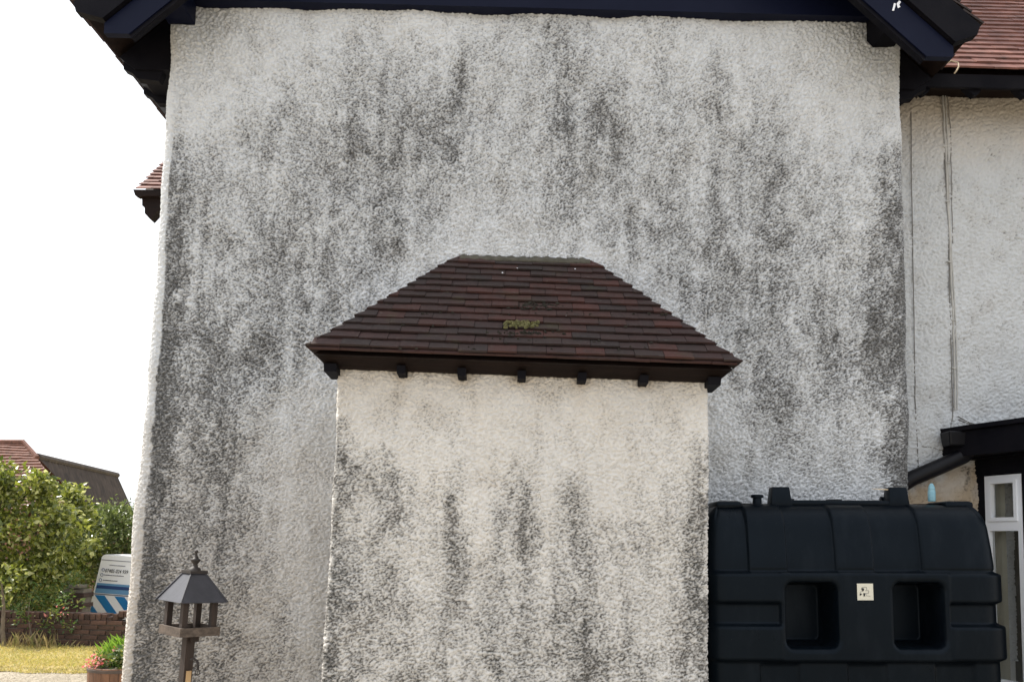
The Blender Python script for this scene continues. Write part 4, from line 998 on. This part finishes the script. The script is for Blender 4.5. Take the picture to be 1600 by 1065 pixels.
# ------------------------------------------------------------------ van
YV = 12.9; VS = FPX/YV
van = empty('van', (-5.9, YV, -.85), 'white van with blue chevron stripes and phone number on its rear, behind brick wall', 'van')
vt_ = rad(1.8)
ptl = P(160, 866, YV); pbl = P(137, 962, YV)
slope = (pbl[0]-ptl[0])/(pbl[2]-ptl[2])      # x per z of the side
Wtop = 1.36
def VP(x, z, y=0):   # x from the top-left corner, z down from the top
    a = x*math.cos(vt_)+z*math.sin(vt_)*0; return np.array([ptl[0]+x+(-z)*slope*(1-2*0), YV+y, ptl[2]-z-x*math.sin(vt_)])
def body_sec(y, ins=0):
    zt_ = ptl[2]-ins*.3; H = zt_+.35
    pts = []
    for x, z in ((.035, 0), (.012, .012), (0, .035), (0-.0, 1.05), (.0, 1.62)):
        pts.append(np.array([ptl[0]+x+ins-min(z, 1.05)*slope, YV+y, zt_-z-x*math.sin(vt_)]))
    R = []
    for x, z in ((.035, 0), (.012, .012), (0, .035), (0, 1.05), (0, 1.62)):
        R.append(np.array([ptl[0]+Wtop-x-ins+min(z, 1.05)*slope, YV+y, zt_-z-(Wtop-x)*math.sin(vt_)]))
    return pts[::-1]+R
secs = [body_sec(0), body_sec(.06, -.015), body_sec(1.8), body_sec(3.0), body_sec(3.7, .16)]
m_ = len(secs[0]); vs = [p for s_ in secs for p in s_]; fs = []
for a in range(len(secs)-1):
    for k in range(m_): fs.append((a*m_+k, a*m_+(k+1) % m_, (a+1)*m_+(k+1) % m_, (a+1)*m_+k))
fs += [tuple(range(m_))[::-1], tuple(range((len(secs)-1)*m_, len(secs)*m_))]
mesh('body', vs, fs, M_VAN, van)
MB().box((ptl[0]+Wtop/2, YV+4.1, -.15), (1.6, .9, .75), bev=.12).build('bonnet', M_VAN, van, True)
for xx in (ptl[0]-.12, ptl[0]+Wtop+.12):
    for yy in (.75, 3.5):
        w_ = MB().tube([(xx-.09, YV+yy, -.52), (xx+.09, YV+yy, -.52)], .33, 22).build('wheel', M_RUBBER, van, True)
        MB().tube([(xx-.10, YV+yy, -.52), (xx+.10, YV+yy, -.52)], .18, 16).build('rim', M_HOOP, w_, True)
def vpoly(mb, pts, o): return mb.prism([P(a, b, YV-o) for a, b in pts], (0, .002, 0))
# rear-door graphics, measured in the plane of the door
sk_ = (157-137)/97.0
def DX(fx, y): return 160.5-(y-866)*.235+fx     # fx = pixels to the right of the door's left edge
def DY(fx, y): return y+fx*.075
def quad(mb, fx0, y0, fx1, y1, o): return mb.prism([P(DX(a, b), DY(a, b), YV-o) for a, b in ((fx0, y1), (fx1, y1), (fx1, y0), (fx0, y0))], (0, .002, 0))
g1 = MB(); quad(g1, 1.5, 909.5, 126, 925, .004); g1.build('blue_band', M_BLUE2, van)
g2_ = MB(); quad(g2_, 1.8, 913, 126, 918, .007); g2_.build('dark_band', M_NAVYT, van)
g3 = MB()
def chev(f0, w):   # stripes leaning down to the right, cut to the field between y0 and y1
    y0, y1, k = 928.5, 966.0, .98
    poly = [(f0, y0), (f0+w, y0), (f0+w+(y1-y0)*k, y1), (f0+(y1-y0)*k, y1)]
    poly = clip_poly(poly, -1, 0, -1.2); poly = clip_poly(poly, 1, 0, 126)
    if len(poly) >= 3: g3.prism([P(DX(a, b), DY(a, b), YV-.004) for a, b in poly[::-1]], (0, .002, 0))
for f0 in np.arange(-62.0, 126, 31.0): chev(f0+2, 15.5)
g3.build('chevron_stripes', M_BLUE, van)
g4 = MB(); quad(g4, .5, 926, 126, 927.6, .005); quad(g4, .3, 873.2, 126, 874.3, .005); g4.build('door_seam', M_GREYT, van)
g5 = MB()
for fy, fx in ((889, 4.0), (897, 3.6), (905, 3.3)):
    ring = []
    for g in np.linspace(0, 2*math.pi, 13): ring.append(P(DX(fx+2.3+2.1*math.cos(g), fy), DY(fx, fy)+2.3*math.sin(g), YV-.008))
    g5.tube(ring, .0035, 5, cap=False)
g5.build('icon', M_NAVYT, van)
g6 = MB(); rv = random.Random(4)
for fy, L_ in ((881.2, 24), (896.8, 30), (905.0, 22)):
    x = 9.5 if fy != 881.2 else 14
    e_ = x+L_
    while x < e_:
        w_ = rv.uniform(.5, 1.3); hh = rv.uniform(.5, 1.0); quad(g6, x, fy-hh, x+w_, fy+.5, .006); x += w_+rv.uniform(.15, .35)
g6.build('small_print', M_GREYT, van)
cu = bpy.data.curves.new('phone', 'FONT'); cu.body = '07485 024 939'; cu.size = .085; cu.extrude = .0008; cu.offset = .0006; cu.space_character = 1.06
tmp = bpy.data.objects.new('tmp', cu); COL.objects.link(tmp); dg = bpy.context.evaluated_depsgraph_get(); me = bpy.data.meshes.new_from_object(tmp.evaluated_get(dg)); bpy.data.objects.remove(tmp)
co = np.zeros(len(me.vertices)*3, np.float32); me.vertices.foreach_get('co', co); co = co.reshape(-1, 3)
w_t = co[:, 0].max(); p0 = P(DX(9.5, 892.5), DY(9.5, 892.5), YV-.007); wreal = 31/VS
xx = co[:, 0]/w_t*wreal*1.14; zz = co[:, 1]*.95
out = np.stack([p0[0]+xx+zz*(-slope)*(-1)*1.0*0+zz*.2, np.full(len(xx), p0[1])-co[:, 2], p0[2]+zz-xx*.052], -1)-ORG[van.name]
me.vertices.foreach_set('co', out.astype(np.float32).ravel()); me.materials.clear(); me.materials.append(M_INK); me.update()
link_mesh('phone_number', me, van)
MB().box((ptl[0]+Wtop/2, YV-.05, -.32), (1.75, .14, .16), bev=.03).build('bumper', M_RUBBER, van)

# ------------------------------------------------------------------ barrel pot and plants
YPt = 7.4; pc = P(186, 1037, YPt); pr_ = .265; pcx = P(142, 1040, YPt)[0]+pr_; rim = P(160, 1038, YPt)[2]
pot = empty('barrel_planter', (float(pcx), YPt, 0), 'half barrel planter with dark hoops and flowers, beside the house corner', 'planter')
for k in range(22):
    g0 = 2*math.pi*k/22+.006; g1_ = 2*math.pi*(k+1)/22-.006
    prof = [(.205, .0), (.235, .12), (.255, rim*.55), (.262, rim*.8), (pr_, rim)]
    vs = []; 
    for r_, z in prof:
        for g in (g0, (g0+g1_)/2, g1_): vs.append((pcx+r_*math.cos(g), YPt+r_*math.sin(g), z))
        for g in (g1_, (g0+g1_)/2, g0): vs.append((pcx+(r_-.022)*math.cos(g), YPt+(r_-.022)*math.sin(g), z))
    fs = [(a*6+k2, a*6+(k2+1) % 6, (a+1)*6+(k2+1) % 6, (a+1)*6+k2) for a in range(4) for k2 in range(6)]+[tuple(range(24, 30)), tuple(range(6))[::-1]]
    mesh('stave', vs, fs, M_POT, pot)
for z, r_ in ((rim-.035, .262), (rim*.62, .256), (.10, .232)):
    MB().lathe((pcx, YPt, z), [(r_+.001, 0), (r_+.007, .002), (r_+.008, .026), (r_+.002, .028)], 40).build('hoop', M_HOOP, pot, True)
MB().lathe((pcx, YPt, 0), [(.2, .02), (.22, rim-.05), (.18, rim-.03), (.02, rim-.025)], 24).build('soil', M_SOIL, pot)
fl = empty('flowering_plants', (float(pcx), YPt, float(rim-.04)), 'red and pink bedding flowers with yellow-green leaves growing in the barrel planter', 'flowers')
leaves('foliage', [(pcx-.12, YPt-.05, rim+.01), (pcx+.05, YPt-.08, rim+.05), (pcx, YPt+.1, rim+.03), (pcx+.15, YPt, rim+.05), (pcx+.04, YPt-.02, rim+.10)], [.11, .12, .12, .10, .07], 1300, .055, M_PLEAF, fl, .4, 22, .2)
leaves('petals', [(pcx-.22, YPt-.1, rim+.02), (pcx-.13, YPt-.15, rim+.05), (pcx+.0, YPt-.1, rim+.17), (pcx+.12, YPt-.1, rim+.06)], [.06, .07, .025, .05], 110, .03, M_PETAL, fl, .3, 23, .1, aspect=.9)
YTf = 9.2; tz = P(172, 1016, YTf)
tuft = empty('leafy_tuft', (float(tz[0]+.1), YTf, 0), 'bright lime green feathery clump growing on the lawn behind the barrel planter', 'plant')
r_ = np.random.default_rng(8); nbd = 900
bx = r_.standard_normal((nbd, 2))*np.array([.08, .07])+np.array([tz[0]+.12, YTf])
blades('foliage', bx, lambda x, y: .06+.0*x+.26*r_.random(len(x)), .15, .0045, M_LIME, tuft, 4, .35)

# dry stalks by the wall, lawn blades
r_ = np.random.default_rng(18)
xy = np.column_stack([np.concatenate([r_.uniform(P(10, 1010, 11)[0], P(92, 1010, 11)[0], 130), r_.uniform(-11, -4.4, 300)]), np.concatenate([r_.uniform(10.85, 11.12, 130), r_.uniform(11.02, 11.16, 300)])])
h1 = blades('dry_stalks', xy[:130], lambda x, y: .03+0*x, .22, .005, M_DRY, None, 3, .22)
h1.name = 'dry_grass'; tag(h1, 'tall dry pale grass stalks along the foot of the brick wall', 'grass', kind='stuff')
h2 = blades('edge_weeds', xy[130:], lambda x, y: .03+0*x, .12, .007, M_DRY, None, 5, .5); tag(h2, 'short rough grass against the foot of the brick wall', 'grass', kind='stuff')
nL = 26000; X_ = r_.uniform(-9.6, -3.0, nL); ed = 9.42+.10*np.sin(X_*1.3)+.05*np.sin(X_*4.1+1)+.03*np.sin(X_*13); Y_ = ed-.02+(11.15-ed)*r_.random(nL)**1.2
g_ = blades('lawn_grass', np.column_stack([X_, Y_]), lambda x, y: .004+.05*sstep(0, .16, y-(9.42+.10*np.sin(x*1.3)+.05*np.sin(x*4.1+1)+.03*np.sin(x*13))), .035, .005, M_LAWN, None, 6, .6)
tag(g_, 'short sun dried lawn grass between the gravel and the brick wall', 'grass', kind='stuff')
# loose gravel near lawn edge
nG = 9000; gx = r_.uniform(-8.5, -2.7, nG); gy = r_.uniform(7.2, 9.6, nG); s = r_.uniform(.006, .014, nG)
dv = np.array([[-1, -1, 0], [1, -1, 0], [1, 1, 0], [-1, 1, 0], [0, 0, .9]], float)
gang = r_.random(nG)*6.28; ca, sa = np.cos(gang), np.sin(gang)
vx = np.stack([np.stack([gx+s*(ca*a-sa*b), gy+s*(sa*a+ca*b), .001+s*c], -1) for a, b, c in dv], 1).reshape(-1, 3)
b = np.arange(nG)*5
pb_ = mesh('gravel_stones', vx, np.concatenate([np.stack([b+k, b+(k+1) % 4, b+4], 1) for k in range(4)]), M_GRAVEL); tag(pb_, 'loose pale gravel stones on the drive', 'gravel', kind='stuff')

# ------------------------------------------------------------------ barns
bA = empty('tiled_barn', (-19.5, 28, -.85), 'old barn with sagging red clay tile roof beyond the fruit tree', 'barn')
a_ = P(-160, 690, 28); b_ = P(37, 691, 28); cc = P(58, 716, 27.6); d_ = P(118, 800, 26.2); e2 = P(-160, 800, 26.2)
# roof face as stepped courses
nC = 24; st = MB(); rc = random.Random(12)
for k in range(nC):
    t0_, t1_ = k/nC, (k+1.25)/nC
    def rightp(t):
        pts = [(0, d_), (.76, cc), (1, b_)]
        for (ta, pa), (tb_, pb2) in zip(pts[:-1], pts[1:]):
            if t <= tb_: return pa+(pb2-pa)*(t-ta)/(tb_-ta)
        return b_+(b_-cc)*(t-1)
    def leftp(t): return e2+(a_-e2)*t
    Lw, Rw = leftp(t0_), rightp(t0_); Lu, Ru = leftp(min(t1_, 1)), rightp(min(t1_, 1)); nseg = 26; vs = []
    for j in range(nseg+1):
        s_ = j/nseg; w = .02*math.sin(s_*9+k*.35)+.01*rc.uniform(-1, 1)
        lo_ = Lw+(Rw-Lw)*s_; hi_ = Lu+(Ru-Lu)*s_
        vs += [lo_+np.array([0, -.055, .03+w]), hi_+np.array([0, -.0, .0+w]), lo_+np.array([0, -.035, -.02+w])]
    fs = []
    for j in range(nseg): fs += [(3*j, 3*j+3, 3*j+4, 3*j+1), (3*j+2, 3*j+5, 3*j+3, 3*j)]
    st.add(vs, fs)
M_BTILE = tile_mat('barn_tile', [(0, (.17, .08, .06)), (.5, (.22, .105, .08)), (1, (.14, .065, .05))])
so = st.build('roof_tiles', M_BTILE, bA); tag(so, kind='stuff')
nb3 = a_+np.array([0, .1, -.02]); 
MB().add([a_+np.array([0, .03, -.02]), b_+np.array([0, .03, -.02]), d_+np.array([-1.6, 4.2, 0]), e2+np.array([0, 4.2, 0])], [(0, 1, 2, 3)]).build('roof_back', M_BTILE, bA)
MB().tube([a_+np.array([0, 0, .02]), b_+np.array([0, 0, .02]), cc+np.array([.0, 0, .03])], .09, 6).build('ridge_tiles', M_BTILE, bA)
MB().prism([(e2[0], 26.5, -.85), (d_[0]-.3, 26.5, -.85), (d_[0]-.3, 30.1, -.85), (e2[0], 30.1, -.85)], (0, 0, e2[2]+.85-.05)).build('wall', M_BARNW, bA)
bBn = empty('dark_barn', (-17.6, 34, -.85), 'long barn with dark weathered sheet roof behind the shrubs', 'barn')
q0, q1, q2_, q3 = P(58, 714, 30), P(183, 743, 38), P(226, 838, 38.6), P(108, 838, 30.4)
q3[2] = q2_[2] = (q3[2]+q2_[2])/2; 
# corrugated sheets: ribs down the slope
nR = 60; vs = []; fs = []
for j in range(nR+1):
    s_ = j/nR; w = (.05 if j % 2 else 0)
    T_ = q0+(q1-q0)*s_; B_ = q3+(q2_-q3)*s_
    for k in range(7):
        c_ = T_+(B_-T_)*k/6; vs.append(c_+np.array([w, -w*.3, w*.6]))
for j in range(nR):
    for k in range(6): fs.append((j*7+k, j*7+k+1, (j+1)*7+k+1, (j+1)*7+k))
mesh('roof', vs, fs, M_DARKROOF, bBn)
dback = np.array([-2.6, -.3, 0])
MB().add([q0, q1, q2_+dback*1.0+np.array([-.6, .5, 0]), q3+dback], [(0, 1, 2, 3)]).build('roof_back', M_DARKROOF, bBn)
MB().tube([q0+np.array([0, 0, .03]), q1+np.array([0, 0, .03])], .13, 8).build('ridge', M_DARKROOF, bBn)
MB().add([q3, q2_, q2_*np.array([1, 1, 0])+np.array([0, 0, -.85]), q3*np.array([1, 1, 0])+np.array([0, 0, -.85])], [(0, 1, 2, 3)]).add([q1, q2_, q2_*np.array([1, 1, 0])+np.array([0, 0, -.85]), q2_*np.array([1, 1, 0])+dback+np.array([-.6, .5, -.85]), q2_+dback+np.array([-.6, .5, 0])], [(0, 1, 2, 3, 4)]).build('wall', M_BARNW, bBn)
print('tiles', ntile[0], 'objects', len(bpy.data.objects))
